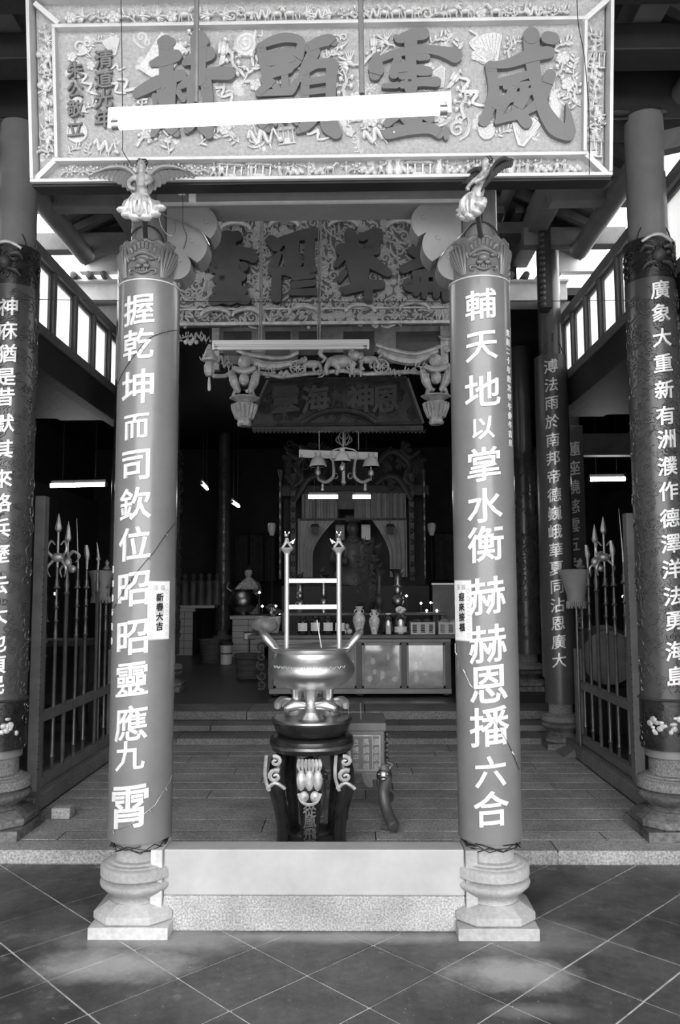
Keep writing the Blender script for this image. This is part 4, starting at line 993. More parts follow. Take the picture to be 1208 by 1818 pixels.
for side, X, where in (('L', OL, 'at the left edge'), ('R', OR_, 'at the right edge')):
    r_ = thing('temple_column', (X, YO, ZG), 'tall outer column on a dark-stained stone base %s' % where, 'column', 'outer columns of the court', 'thing')
    stone_base(r_, X, YO, ZG, 1.13, 'base_dark', 'stepg', .19)
    MB().lathe([(.135, ZG+.44), (.135, 1.2), (.12, 2.5), (.12, 4.56)], 32, (X, YO, 0)).build('shaft', 'red', r_)
    z0, z1, zm = at(627, 1335, YO-.14).z, at(627, 1245, YO-.14).z, at(627, 497, YO-.14).z
    zt = at(627, 425, YO-.14).z
    c_ = thing('couplet_board', (X, YO, z0), 'board carved with dragons and gilt characters, on the outer column %s' % where, 'sign', 'carved couplet boards on the outer columns', 'thing')
    foot = arc_board(c_, X, YO, z0, z1, .158, 'carved_foot', 'lacquer')
    mb = MB()
    for k in range(3):
        wv = MB()
        for q in range(11): wv.ell((R.uniform(-.045, .045), -.004, R.uniform(-.07, .035)), (R.uniform(.012, .022), .012, R.uniform(.01, .02)), 7, 5)
        wv; wrap(wv, (X, YO, (z0+z1)/2+.02), .158, -.75+.75*k); mb.v, n0 = mb.v, len(mb.v); mb.f += [tuple(i+n0 for i in f) for f in wv.f]; mb.v += wv.v; mb.s += wv.s
    mb.build('gilt_flower', 'goldf', foot)
    relief_wrap(foot, X, YO, z0, z1, .158, 60, 'lacquer', 5, 1.6, .03, 'carved_wave')
    MB().lathe([(.16, -.008), (.168, 0), (.16, .008)], 36, (X, YO, z1)).build('bead', 'golddk', foot)
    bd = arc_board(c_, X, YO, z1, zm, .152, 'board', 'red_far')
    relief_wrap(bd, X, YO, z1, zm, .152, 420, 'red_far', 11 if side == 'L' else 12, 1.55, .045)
    relief_wrap(bd, X, YO, z1+.3, zm-.3, .154, 60, 'golddk', 31 if side == 'L' else 32, 1.3, .03, 'gilt_relief')['kind'] = 'stuff'
    for ch, yy in OUT_T[side]:
        a0 = .2 if side == 'L' else 0.0
        wrap(glyph(ch, .118, .013, .018, .13, .95, cut=.15), (X, YO, at(X*F/4.9+627, yy, YO-.15).z), .152, a0).build('carved_character', 'letter_far', bd)
    band = arc_board(c_, X, YO, zm, zt, .150, 'carved_band', 'lacquer')
    relief_wrap(band, X, YO, zm, zt, .150, 70, 'lacquer', 21, 1.6, .035, 'carved_scrolls')
    lf = MB(); lf.ell((0, -.01, .0), (.04, .035, .045), 12, 8)
    for s_ in (-1, 1):
        lf.ell((s_*.055, -.012, .02), (.02, .02, .016), 8, 6); lf.tube([(s_*.03, -.01, .05), (s_*.07, -.02, .06), (s_*.1, -.01, .03)], [.012, .016, .006], 7); lf.tube([(s_*.02, -.01, -.04), (s_*.06, -.02, -.05), (s_*.09, -.01, -.08)], [.012, .014, .006], 7)
    wrap(lf, (X, YO, (zm+zt)/2), .150, 0).build('lion_face', 'golddk', band)
    wrap(MB().tube([(-.09+.18*k/10, -.004, .10+.035*math.sin(PI*k/10)) for k in range(11)], .011, 8), (X, YO, (zm+zt)/2), .150, 0).build('crest', 'goldf', band)
    wire_handle(c_, X, YO, zt-.01, .1, .13)
    MB().box(X-.012+(.05 if side == 'L' else -.03), X+.012+(.05 if side == 'L' else -.03), YO-.17, YO-.155, zt-.5, zt-.49)
# ------------------------------------------------------------------ inner columns
def plain_column(X, Y, z0, label, half=.165, s=1.0, rad=.13, top=4.55):
    r_ = thing('temple_column', (X, Y, z0), label, 'column', 'inner columns', 'thing')
    stone_base(r_, X, Y, z0, s, 'base_dark', 'stepg', half)
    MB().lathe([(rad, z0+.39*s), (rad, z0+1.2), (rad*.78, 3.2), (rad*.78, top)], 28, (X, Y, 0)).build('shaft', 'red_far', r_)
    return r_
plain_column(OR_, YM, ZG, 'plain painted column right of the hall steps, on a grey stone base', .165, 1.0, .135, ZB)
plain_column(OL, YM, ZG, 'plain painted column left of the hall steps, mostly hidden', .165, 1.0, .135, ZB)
zb_, zt_ = at(980, 1205, YM-.15).z, at(970, 628, YM-.15).z
c_ = thing('couplet_board', (OR_, YM, zb_), 'plain curved board with one line of gilt characters, right of the steps', 'sign')
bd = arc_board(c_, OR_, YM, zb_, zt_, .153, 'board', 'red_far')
for k, ch in enumerate('溥法雨於南邦帝德巍峨華夏同沾恩廣大'):
    yy = 650+k*(1172-650)/16
    wrap(glyph(ch, .135, .006, .012, .13, .95, cut=.15), (OR_, YM, at(980, yy, YM-.15).z), .153, -.25).build('carved_character', 'letter_far', bd)
wire_handle(c_, OR_, YM, zt_-.01, .09, .17)
# carved bracket on the upper shaft of that column
br = thing('carved_bracket', (1.78, 7.3, 3.9), 'dark carved strip bracket on the upper shaft of the column right of the steps', 'bracket', kind='thing')
pa, pb = at(966, 400, 7.12), at(960, 545, 7.12)
MB().box(pa.x-.02, pa.x+.06, 7.12, 7.28, pb.z, pa.z).build('strip', 'dark', br)
for k in range(14): MB().ell((pa.x-.02, 7.14, pb.z+(pa.z-pb.z)*(k+.5)/14), (.035, .03, .03), 7, 5).build('carved_knob', 'golddk', br)
# hall columns, carved
for X, Y, lab, base in ((2.1, 9.75, 'dark carved hall column beside the right front column', ZH), (-2.27, 9.75, 'dark carved hall column beside the left front column', ZH)):
    r_ = plain_column(X, Y, base, lab, .19, 1.1, .15, 4.55)
    relief_wrap(r_, X, Y, .9, 3.3, .155, 260, 'golddk', int(Y*10), 1.6, .05)
X = at(398, 900, 15.2).x
r_ = plain_column(X, 15.2, ZH, 'dark column with a faint line of gilt characters deep in the left of the hall', .2, 1.1, .15, 4.55)
for k, ch in enumerate('聖德巍峨生化育神功浩蕩被南天'):
    wrap(glyph(ch, .2, .006, .01, .1, .95, cut=.3), (X, 15.2, at(398, 820+k*22.5, 15.05).z), .155, 0).build('gilt_character', 'golddk', r_)
# flat couplet panel behind the right fence
z0, z1 = at(1020, 1190, 8.6).z, at(1020, 755, 8.6).z; p0, p1 = at(1001, 900, 8.6), at(1040, 900, 8.6)
fp = thing('couplet_board', ((p0.x+p1.x)/2, 8.6, z0), 'flat dark board with faded characters beside the column right of the steps', 'sign')
MB().box(p0.x, p1.x, 8.6, 8.64, z0, z1).build('board', 'red_far', fp, bevel=.005)
MB().box(p0.x+.03, p1.x-.03, 8.64, 8.8, ZG, 4.55).build('post', 'dark', fp)
for k, ch in enumerate('蓮座繞慈雲五色'):
    g_ = glyph(ch, .165, .006, .012, .13, .95); p = at(1018, 797+k*34, 8.6); g_.map(lambda x, y, z: (x+p.x, y+8.599, z+p.z)).build('carved_character', 'letter_far', fp)
for k, ch in enumerate('兆任'):
    g_ = glyph(ch, .165, .006, .012, .13, .95); p = at(1024, 1104+k*31, 8.6); g_.map(lambda x, y, z: (x+p.x, y+8.599, z+p.z)).build('carved_character', 'letter_far', fp)
# ------------------------------------------------------------------ fences with ceremonial spears
def spear_tip(mb, x, y, z, k, s=1.0):
    """different gilt heads"""
    if k == 0:
        mb.tube([(x, y, z), (x, y, z+.28)], .008, 6); mb.tube([(x, y, z+.26), (x, y, z+.29), (x, y, z+.40)], [.006, .026, .001], 6)
        mb.ell((x, y, z+.08), (.05, .03, .035), 8, 6)
        for s_ in (-1, 1): mb.tube([(x+s_*.03, y, z+.08), (x+s_*.07, y-.02, z+.13), (x+s_*.05, y, z+.2), (x+s_*.02, y, z+.17)], [.014, .01, .008, .005], 6); mb.tube([(x+s_*.03, y, z+.06), (x+s_*.07, y-.02, z+.0), (x+s_*.05, y, z-.06)], [.012, .01, .004], 6)
    elif k == 1:
        mb.tube([(x, y, z), (x, y, z+.22)], .008, 6); mb.tube([(x, y, z+.2), (x, y, z+.23), (x, y, z+.36)], [.006, .025, .001], 6)
        mb.ell((x, y-.01, z+.05), (.038, .028, .045), 8, 6); mb.ell((x+.04, y-.01, z+.0), (.03, .02, .03), 8, 6)
        mb.tube([(x, y, z+.08), (x+.04, y-.01, z+.13), (x+.09, y, z+.10), (x+.06, y, z+.05)], [.012, .012, .01, .004], 6); mb.tube([(x, y, z+.05), (x-.05, y-.01, z+.0), (x-.04, y, z-.06)], [.012, .01, .004], 6)
    elif k == 2: mb.tube([(x, y, z), (x-.004, y, z+.12), (x-.02, y, z+.4)], [.010, .006, .001], 6)
    elif k == 3: mb.tube([(x, y, z), (x, y, z+.08), (x, y, z+.12), (x-.01, y, z+.2)], [.008, .012, .022, .012], 6)
    elif k == 4: mb.tube([(x, y, z), (x, y, z+.12), (x-.015, y, z+.24)], [.008, .012, .002], 6); mb.ell((x, y, z+.1), (.02, .015, .02), 6, 5)
    else:
        mb.lathe([(.012, 0), (.04, .02), (.012, .05), (.02, .08), (.006, .1)], 10, (x, y, z))
def fence(X, y0, y1, ys, kinds, zt, label, zm=.70, zb=.27, posts=((0, 1.9), (1, 1.0)), sx=1):
    r_ = thing('spear_fence', (X, (y0+y1)/2, ZG+.1), label, 'fence', 'fences of spears along the court')
    for nm, z in (('mid_rail', zm), ('bottom_rail', zb)): MB().box(X-.03, X+.03, y0, y1, z-.03, z+.03).build(nm, 'greywood', r_, bevel=.006)
    for i, (q, h) in enumerate(posts):
        y = (y0, y1)[q]
        po = MB().box(X-.035, X+.035, y-.04, y+.04, ZG+.1, h).build('post', 'greywood', r_, bevel=.006)
        if h > 1.5:
            for k in range(30): MB().ell((X+sx*.037, y-.041, .4+k*.05), .005, 5, 4).build('stud', 'black', po)
    for y, k in zip(ys, kinds):
        zb0 = ZG+.11; H = zt.get(y, 1.48)
        prof = [(.013, 0), (.013, .14), (.02, .15), (.013, .17), (.013, .95), (.021, .965), (.012, .985), (.017, 1.0), (.012, 1.02), (.011, H-.4), (.019, H-.385), (.012, H-.37), (.011, H-.3), (.02, H-.29), (.012, H-.275), (.016, H-.25), (.010, H-.235), (.010, H-.16), (.026, H-.15), (.014, H-.12), (.018, H-.10), (.010, H-.08), (.010, H)]
        if k in (1, 4): prof = [(.016, 0), (.016, H-.2), (.024, H-.19), (.014, H-.17), (.022, H-.12), (.014, H-.08), (.012, H)]
        b_ = MB().lathe(prof, 10, (X, y, zb0)).build('spear_shaft', 'steelfence', r_)
        t_ = MB(); spear_tip(t_, X, y, zb0+H-.01, k); t_.build('spear_head', 'tipgold', b_)
    return r_
LY = [round(atX(x_, 1180, -2.13).y, 3) for x_ in (78, 97, 115, 134, 150, 170, 186)]
RY = [round(atX(x_, 1150, 1.95).y, 3) for x_ in (1113, 1094, 1079, 1063, 1049, 1036)]
fence(-2.13, 5.4, 7.1, LY, [2, 0, 1, 2, 3, 4, 5], {LY[0]: 1.25}, 'spear fence with turned metal shafts along the left side of the court', zm=.72, zb=.29, posts=((0, 2.22), (1, 1.05)))
fence(1.95, atX(1128, 1200, 1.95).y, 7.02, RY, [2, 3, 0, 1, 3, 5], {RY[0]: 1.5}, 'spear fence with turned metal shafts along the right side of the court', zm=.75, zb=.30, posts=((0, 2.1), (1, 1.05)), sx=-1)
MB().frust(1.86, 2.03, 6.9, 7.2, ZG, 1.92, 1.98, 6.95, 7.15, ZG+.08)
ft = tag(MB().frust(1.76, 2.05, 6.88, 7.18, ZG+.002, 1.9, 2.03, 6.93, 7.12, ZG+.085).build('fence_foot', 'greywood', None, .005), 'small wedge-shaped wooden foot on the paving at the end of the right fence', 'block')
lb = MB()
lb.box(-1.9, -1.78, 5.1, 5.2, ZG+.002, ZG+.07); tag(lb.build('stone_block', 'granite', None, .012), 'small loose stone block on the paving beside the left outer column base', 'stone')
# embroidered lanterns / canopies beside the fences
def canopy(px, py0, py1, Y, w0, w1, label, m):
    a, b = at(px, py0, Y), at(px, py1, Y)
    r_ = thing('ceremonial_canopy', (a.x, Y, ZG), label, 'canopy', 'ceremonial canopies')
    h = a.z-b.z; n = 30
    prof = [(w0*.35, h), (w0, h*.97), (w0*.97, h*.9), (w0*.8, h*.72), (w1*1.05, h*.3), (w1, h*.12)]
    MB().lathe([(r*(1), z) for r, z in prof[::-1]], n, (a.x, Y, b.z)).build('cloth', m, r_)
    for k in range(n): 
        t = 2*PI*k/n; MB().tube([(a.x+w1*math.cos(t), Y+w1*math.sin(t), b.z+h*.13), (a.x+w1*1.04*math.cos(t), Y+w1*1.04*math.sin(t), b.z-.02*(k % 2))], .008, 4).build('tassel', m, r_)
    MB().lathe([(.012, ZG+.01), (.012, a.z)], 8, (a.x, Y, 0)).build('pole', 'steelfence', r_)
    return r_
canopy(1022, 1010, 1076, 6.88, .15, .075, 'pale embroidered canopy with a fringe on a pole behind the right fence', 'cloth')
canopy(180, 1012, 1066, 6.9, .11, .075, 'small pale lantern-like canopy on a pole behind the left fence', 'cloth')
# ------------------------------------------------------------------ round table and brass incense burner
TX, TY = at(554, 1318, 4.66).x, 4.66
tb_ = thing('round_stand', (TX, TY, ZG), 'round black lacquer stand with curved legs and gilt lotus carvings under the burner', 'stand')
zt = at(554, 1303, TY).z
MB().lathe([(.001, zt-.085), (.2, zt-.085), (.228, zt-.08), (.236, zt-.05), (.24, zt-.03), (.236, zt-.012), (.225, zt-.004), (.2, zt), (.001, zt)], 48, (TX, TY, 0)).build('table_top', 'lacquer', tb_)
MB().lathe([(.237, zt-.058), (.2425, zt-.052), (.2425, zt-.038), (.237, zt-.032)], 48, (TX, TY, 0)).build('gilt_band', 'brass_d', tb_)
def cab_leg(a, chars=False):
    # radial profile: out at the knee, in at the ankle
    pts = [(.175, zt-.08), (.205, zt-.17), (.215, zt-.27), (.19, zt-.38), (.165, zt-.50), (.17, zt-.60), (.20, ZG+.012)]
    ws = [.05, .062, .066, .058, .05, .046, .05]
    mb = MB(); vs = []; fs = []
    for i, (r, z) in enumerate(pts):
        h = ws[i]; d = .024+.01*(i < 3)
        for u, v in ((-h, -d), (-h*.6, -d*1.4), (h*.6, -d*1.4), (h, -d), (h, d), (-h, d)): vs.append((TX+math.sin(a)*(r-v)+math.cos(a)*u, TY-math.cos(a)*(r-v)+math.sin(a)*u, z))
    for j in range(len(pts)-1):
        for k in range(6): fs.append((j*6+k, j*6+(k+1) % 6, (j+1)*6+(k+1) % 6, (j+1)*6+k))
    fs += [tuple(range(6)), tuple(range(len(pts)*6-6, len(pts)*6))]
    lg = mb.add(vs, fs, True).build('leg', 'lacquer', tb_)
    md = lg.modifiers.new('s', 'SUBSURF'); md.levels = 1; md.render_levels = 2
    r0 = .245
    def loc(u, y, z): r = r0-y+(.0 if z > .5 else 0); return (TX+math.sin(a)*r+math.cos(a)*u, TY-math.cos(a)*r+math.sin(a)*u, z)
    cv = MB()
    if chars:
        for k in range(7): cv.tube([(-.055+.018*k, -.005, zt-.09), (-.06+.02*k, -.016, zt-.12), (-.05+.017*k, -.004, zt-.16)], [.008, .011, .004], 6)
        for u in (-.045, 0, .045): cv.ell((u, -.012, zt-.2), (.026, .02, .055), 9, 7)
        for u in (-.03, .03): cv.ell((u, -.012, zt-.285), (.028, .016, .03), 9, 6); spiral(cv, (u*.9, zt-.285), .02, 1.1, .006, 0, 1, 10, -.03)
        cv.tube([(-.06, -.004, zt-.27), (-.04, -.016, zt-.31), (0, -.018, zt-.325), (.04, -.016, zt-.31), (.06, -.004, zt-.27)], .009, 6)
    else:
        spiral(cv, (0, zt-.2), .035, 1.3, .013, 1, 1, 14, -.02); spiral(cv, (0, zt-.12), .028, 1.2, .012, 2, -1, 14, -.02)
        cv.tube([(-.04, -.004, zt-.27), (0, -.015, zt-.235), (.045, -.004, zt-.27)], .010, 6); cv.tube([(-.045, 0, zt-.09), (-.05, -.012, zt-.2), (-.03, -.004, zt-.28)], .009, 6)
    if not chars and abs(a) < 2: loc = lambda u, y, z: (TX+math.sin(a)*.215+u*1.15, TY-math.cos(a)*.215-.045+y*1.4, z)
    cv.map(loc).build('carved_lotus' if chars else 'carved_scroll', 'goldf', lg)
    if chars:
        for k, ch in enumerate('從風飛聲'):
            zz = zt-.365-.064*k; rr = (.235, .215, .205, .205)[k]
            glyph(ch, .066, .006, .02, .12, 1.1).map(lambda x, y, z: (TX+math.sin(a)*(rr+.0-y)+math.cos(a)*x, TY-math.cos(a)*(rr-y)+math.sin(a)*x, z+zz)).build('gilt_character', 'golddk' if 0 else 'brass_d', lg)
for a, c in ((.0, True), (1.12, False), (-1.12, False), (2.35, False), (-2.35, False)): cab_leg(a, c)
for k in range(5):
    a, b = [(TX+.15*math.sin(t), TY-.15*math.cos(t), ZG+.05) for t in (k*2*PI/5, (k+1)*2*PI/5)]
    MB().beam(a, b, .03, .035).build('stretcher', 'lacquer', tb_)
# dish-shaped tray on the stand
ty = thing('burner_tray', (TX, TY, zt), 'dark lacquer tray between the round stand and the brass burner', 'tray')
MB().lathe([(.001, .002), (.19, .002), (.205, .015), (.215, .04), (.226, .07), (.228, .088), (.222, .097), (.20, .092), (.001, .09)], 48, (TX, TY, zt)).build('tray', 'lacquer', ty)
MB().lathe([(.2265, .078), (.231, .084), (.229, .094), (.222, .098), (.216, .095)], 48, (TX, TY, zt)).build('rim', 'brass_d', ty)
zf = zt+.094
bu = thing('incense_burner', (TX, TY, zf), 'big polished brass tripod incense burner with two tall figure-topped rods', 'incense burner')
# cloud-shaped feet pads
for a in (0, 2.2, -2.2):
    dx, dy = math.sin(a), -math.cos(a); c = (TX+dx*.11, TY+dy*.11)
    mb = MB(); mb.lathe([(.001, .0), (.07, .0), (.075, .010), (.062, .025), (.045, .045), (.055, .070), (.066, .082), (.05, .094), (.03, .098)], 20, (c[0], c[1], zf+.001))
    for s_ in (-1, 1):
        ux, uy = math.cos(a)*s_, math.sin(a)*s_
        mb.tube([(c[0]+ux*.03+dx*.03, c[1]+uy*.03+dy*.03, zf+.085), (c[0]+ux*.09+dx*.04, c[1]+uy*.09+dy*.04, zf+.088), (c[0]+ux*.13+dx*.035, c[1]+uy*.13+dy*.035, zf+.07), (c[0]+ux*.12+dx*.04, c[1]+uy*.12+dy*.04, zf+.06)], [.02, .03, .028, .012], 10)
    mb.build('cloud_foot', 'brass', bu)
    h0 = zf+.094
    MB().lathe([(.030, 0), (.030, .01), (.034, .03), (.046, .08), (.062, .13), (.07, .17)], 24, (c[0], c[1], h0)).build('leg', 'brass', bu)
zb0 = at(554, 1222, TY).z
Zr = lambda py: at(554, py, TY).z
MB().lathe([(.001, Zr(1224)), (.09, Zr(1224)), (.15, Zr(1219)), (.205, Zr(1210)), (.235, Zr(1200)), (.249, Zr(1190)), (.247, Zr(1183)), (.236, Zr(1176)), (.217, Zr(1169)), (.203, Zr(1163)), (.202, Zr(1158)), (.212, Zr(1154)), (.228, Zr(1151)), (.232, Zr(1149)), (.228, Zr(1147.5)), (.21, Zr(1150)), (.195, Zr(1156)), (.001, Zr(1156))], 64, (TX, TY, 0)).build('bowl', 'brass', bu)
ash = MB().lathe([(.001, 0), (.1, .006), (.19, -.004), (.2, -.01)], 32, (TX, TY, Zr(1151))).build('ash', 'greywood', bu)
for k in range(14):                                            # engraved writing band
    a = -.95+k*.14
    mb = MB().tube([(-.012, 0, .012), (.0, -.001, .0), (.012, 0, .014)], .0018, 4).tube([(-.01, 0, -.014), (.012, -.001, -.006)], .0018, 4)
    wrap(mb, (TX, TY, Zr(1181)), .244, a).build('engraved_mark', 'gold_frame', bu)
for s_ in (-1, 1):                                             # upswept loop handles
    P = []
    c = Vector((TX+s_*.205, TY-.01, Zr(1152)))
    for k in range(16):
        t = 2*PI*k/16; u, v = math.cos(t)*.075, math.sin(t)*.045
        P.append((c.x+s_*(.035+.042*math.cos(t)), c.y-.02+v, c.z+.045+.052*math.cos(t)))
    MB().tube(P, .021, 10, closed=True).build('handle', 'brass', bu)
rz0, rz1 = Zr(1152), Zr(985)
rods_x = []
for s_, px in ((-1, 509.5), (1, 602)):
    x = at(px, 1070, TY).x; rods_x.append(x)
    rd = MB().lathe([(.0145, rz0), (.0145, rz1), (.018, rz1+.002), (.018, rz1+.01), (.026, rz1+.02), (.038, rz1+.03), (.042, rz1+.038), (.03, rz1+.042), (.001, rz1+.042)], 20, (x, TY, 0)).build('rod', 'rodm', bu)
    f_ = MB(); z = rz1+.04                                     # small seated creature on top
    f_.tube([(x-.03, TY, z), (x-.008, TY-.005, z+.03), (x, TY, z+.055)], [.006, .01, .012], 8); f_.tube([(x+.03, TY, z), (x+.01, TY-.01, z+.03), (x, TY, z+.05)], [.006, .009, .012], 8)
    f_.ell((x+s_*.004, TY-.004, z+.075), (.014, .014, .013), 9, 7); f_.tube([(x, TY, z+.05), (x-s_*.02, TY-.02, z+.03), (x-s_*.038, TY-.02, z+.045)], [.006, .005, .003], 6)
    for k in (-1, 0, 1): f_.tube([(x-s_*.03, TY-.02, z+.025), (x-s_*(.045+.004*k), TY-.02, z+.04+.012*k)], .003, 5)
    f_.tube([(x-.008, TY, z+.085), (x-.012, TY, z+.098)], .004, 5); f_.tube([(x+.010, TY, z+.085), (x+.014, TY, z+.096)], .004, 5)
    f_.build('crouching_creature', 'brass', rd)
for py in (1031, 1077.5):
    MB().beam((rods_x[0], TY+.0, Zr(py)), (rods_x[1], TY+.0, Zr(py)), .006, .024).build('cross_bar', 'brass', bu)
p0, p1 = at(571, 1150, TY-.02), at(563, 1101, TY-.02)
js = tag(MB().tube([p0, p1], .0035, 6).build('incense_stick', 'letter'), 'single thick white incense stick standing in the brass burner', 'incense', 'incense sticks')
# ------------------------------------------------------------------ rectangular stand behind
BX0, BX1, BY = at(600, 1330, 4.95).x, at(683, 1330, 4.95).x, 4.95
rs = thing('incense_trough', ((BX0+BX1)/2, BY, ZG), 'rectangular engraved metal incense trough on lion-headed legs, behind the round stand', 'incense burner')
zt2, zm2 = at(650, 1283, BY).z, at(650, 1374, BY).z
x0, x1 = BX0-.12, BX1
MB().box(x0, x1, BY, BY+.36, zm2, zt2-.045).build('box', 'metal', rs, bevel=.006)
MB().box(x0-.012, x1+.012, BY-.014, BY+.375, zt2-.05, zt2).build('rim', 'greywood', rs, bevel=.008)
for a, b, c_, d_ in ((x0+.02, x1-.025, zm2+.02, zm2+.026), (x0+.02, x1-.025, zt2-.08, zt2-.074), (x1-.031, x1-.025, zm2+.02, zt2-.08), (x0+.1, x0+.106, zm2+.02, zt2-.08), (x1-.075, x1-.071, zm2+.02, zt2-.08)):
    MB().box(a, b, BY-.006, BY, c_, d_).build('raised_line', 'brass_d', rs)
for i in range(3):
    for k, ch in enumerate(('國泰民安', '風調雨順', '合境平安')[i]):
        g_ = glyph(ch, .04, .003, .01, .1); X_ = x1-.05-.062*i; Z_ = zt2-.115-.048*k
        g_.map(lambda x, y, z: (x+X_, y+BY-.001, z+Z_)).build('engraved_character', 'brass_d', rs)
for k in range(9): MB().ell((x1+.014, BY+.01, zt2-.07-.03*k), (.014, .02, .013), 7, 5).build('edge_curl', 'brass_d', rs)
pr_ = [((x0+x1)/2+.02+.09*math.sin(k*.16-1.6)*1.0, zm2-.02-.07*math.cos(k*.16-1.6)) for k in range(21)]
for cx in (x0+.16, x1-.09): MB().prism([(cx+.05*math.cos(t), zm2+.005+.09*math.sin(t)) for t in [PI+PI*k/12 for k in range(13)]], BY+.0, BY+.02).build('apron_lobe', 'metal', rs, bevel=.004)
for s_, cx in ((-1, x0+.02), (1, x1-.015)):
    for yy in (BY+.03, BY+.33):
        f = -1 if yy < BY+.1 else 1
        pts = [(cx, yy, zm2+.06), (cx+s_*.02, yy+f*.02, zm2-.02), (cx+s_*.005, yy+f*.03, zm2-.12), (cx+s_*.03, yy+f*.09, zm2-.22), (cx+s_*.065, yy+f*.19, ZG+.042)]
        lg = MB().tube(pts, [.035, .045, .036, .034, .04], 12).build('leg', 'metal', rs)
        md = lg.modifiers.new('s', 'SUBSURF'); md.levels = 1; md.render_levels = 1
        if f < 0:
            hd = MB().ell((cx+s_*.01, yy-.02, zm2-.01), (.05, .045, .05), 12, 8)
            for k in range(6): hd.tube([(cx-.05+.02*k, yy-.045, zm2-.03), (cx-.045+.018*k, yy-.05, zm2-.07-.008*(k % 2))], [.010, .004], 6)
            hd.ell((cx-.02, yy-.06, zm2+.005), (.012, .01, .01), 7, 5).ell((cx+.03, yy-.06, zm2+.005), (.012, .01, .01), 7, 5).ell((cx+.005, yy-.07, zm2-.02), (.02, .015, .014), 8, 6)
            hd.tube([(cx+.04, yy-.02, zm2+.02), (cx+.06, yy-.02, zm2+.05), (cx+.03, yy-.02, zm2+.065)], [.014, .01, .005], 6)
            hd.build('lion_head', 'brass_d', lg)
            for k in range(7): MB().tube([(cx+s_*.02-.03, yy-.062-.004*k, zm2-.16-.025*k), (cx+s_*.03, yy-.075-.004*k, zm2-.165-.025*k), (cx+s_*.02+.035, yy-.06-.004*k, zm2-.16-.025*k)], .0045, 5).build('carved_ridge', 'brass_d', lg)
for i, (a, b) in enumerate((((642, 1296), (640, 1248)), ((619, 1270), (618, 1242)))):
    p0, p1 = at(a[0], a[1], BY+.12), at(b[0], b[1], BY+.12)
    tag(MB().tube([p0, p1], .004, 6).build('incense_stick', 'steel'), ('taller' if i == 0 else 'shorter')+' pale incense stick standing in the rectangular trough', 'incense', 'incense sticks')
# ------------------------------------------------------------------ second carved plaque, hung deeper in the court
Y2 = 6.95
org2, pq2 = plaque_frame(Y2, (555, 578), math.radians(6))
p2 = thing('name_plaque', org2, 'older dark-lettered plaque carved with curling dragons, hung behind the lintel', 'plaque', 'carved plaques')
p2.rotation_euler = (math.radians(6), 0, 0)
def B2(mb, nm, m, bev=0, par=None): return mb.build(nm, m, par or p2, bevel=bev, local=True)
a0, a1 = pq2(296, 578)[0], pq2(818, 560)[0]; b1 = pq2(555, 384)[1]
px2 = pxs_(pq2)
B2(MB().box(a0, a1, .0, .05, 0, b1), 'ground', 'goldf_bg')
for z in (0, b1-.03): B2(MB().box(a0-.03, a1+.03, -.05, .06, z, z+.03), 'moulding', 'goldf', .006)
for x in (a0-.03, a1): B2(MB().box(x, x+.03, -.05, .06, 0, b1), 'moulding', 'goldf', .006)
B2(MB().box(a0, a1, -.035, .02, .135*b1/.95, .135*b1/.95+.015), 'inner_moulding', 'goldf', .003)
n_ = 0; y = 566
while y > 392:
    x = 305+R.uniform(0, 8)
    while x < 806:
        u, v = pq2(x, y+R.uniform(-3, 3)); k = R.choice(['carved_scroll', 'carved_cloud', 'carved_cloud', 'carved_dragon', 'carved_scroll', 'carved_leaves'])
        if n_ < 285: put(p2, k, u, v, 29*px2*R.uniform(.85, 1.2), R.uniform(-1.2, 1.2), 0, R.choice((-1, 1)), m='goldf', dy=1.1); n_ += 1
        x += R.uniform(21, 27)
    y -= 15
for x, y in ((420, 408), (610, 402), (712, 404), (505, 402), (385, 560), (440, 560), (540, 555), (640, 552), (735, 548)):       # arched dragons along the edges
    u, v = pq2(x, y); B2(MB().tube([(u+.13*math.cos(t), -.05, v-.02+.07*math.sin(t)) for t in [PI*k/10 for k in range(11)]], [.012+.014*math.sin(PI*k/10) for k in range(11)], 8), 'carved_dragon_back', 'goldf')
D1 = [[(220, 250, 90), (300, 270, 120), (440, 240, 100)], [(350, 260, 150), (340, 420, 220), (360, 560, 240), (370, 760, 230)], [(150, 430, 90), (150, 520, 75)], [(160, 430, 80), (300, 370, 110), (560, 410, 120)], [(580, 430, 100), (585, 440, 95)], [(220, 540, 80), (500, 520, 90)], [(240, 640, 60), (480, 610, 90)], [(250, 740, 80), (490, 740, 90)], [(220, 835, 90), (380, 800, 90), (520, 825, 90)], [(230, 420, 90), (240, 520, 60)]]
D2 = [[(755, 280, 100), (800, 320, 120)], [(850, 290, 90), (1000, 240, 90), (1150, 210, 110)], [(950, 300, 130), (930, 560, 110)], [(1110, 280, 90), (1100, 560, 90)], [(830, 400, 50), (770, 520, 90)], [(760, 560, 80), (960, 560, 70), (1150, 540, 60)], [(805, 600, 90), (800, 800, 100)], [(980, 400, 80), (990, 480, 110)], [(970, 620, 60), (1130, 600, 60)], [(960, 690, 70), (1140, 670, 60)], [(940, 755, 60), (1190, 750, 70)]]
D3 = [[(300, 200, 100), (325, 330, 110), (230, 335, 110)], [(400, 230, 70), (540, 190, 80), (480, 320, 110), (520, 340, 80)], [(240, 400, 60), (180, 460, 50)], [(330, 400, 140), (440, 420, 120), (620, 530, 70)], [(370, 420, 220), (375, 600, 150)], [(210, 590, 50), (250, 530, 60)], [(260, 680, 70), (400, 640, 90), (560, 630, 80)], [(455, 640, 80), (455, 760, 70)]]
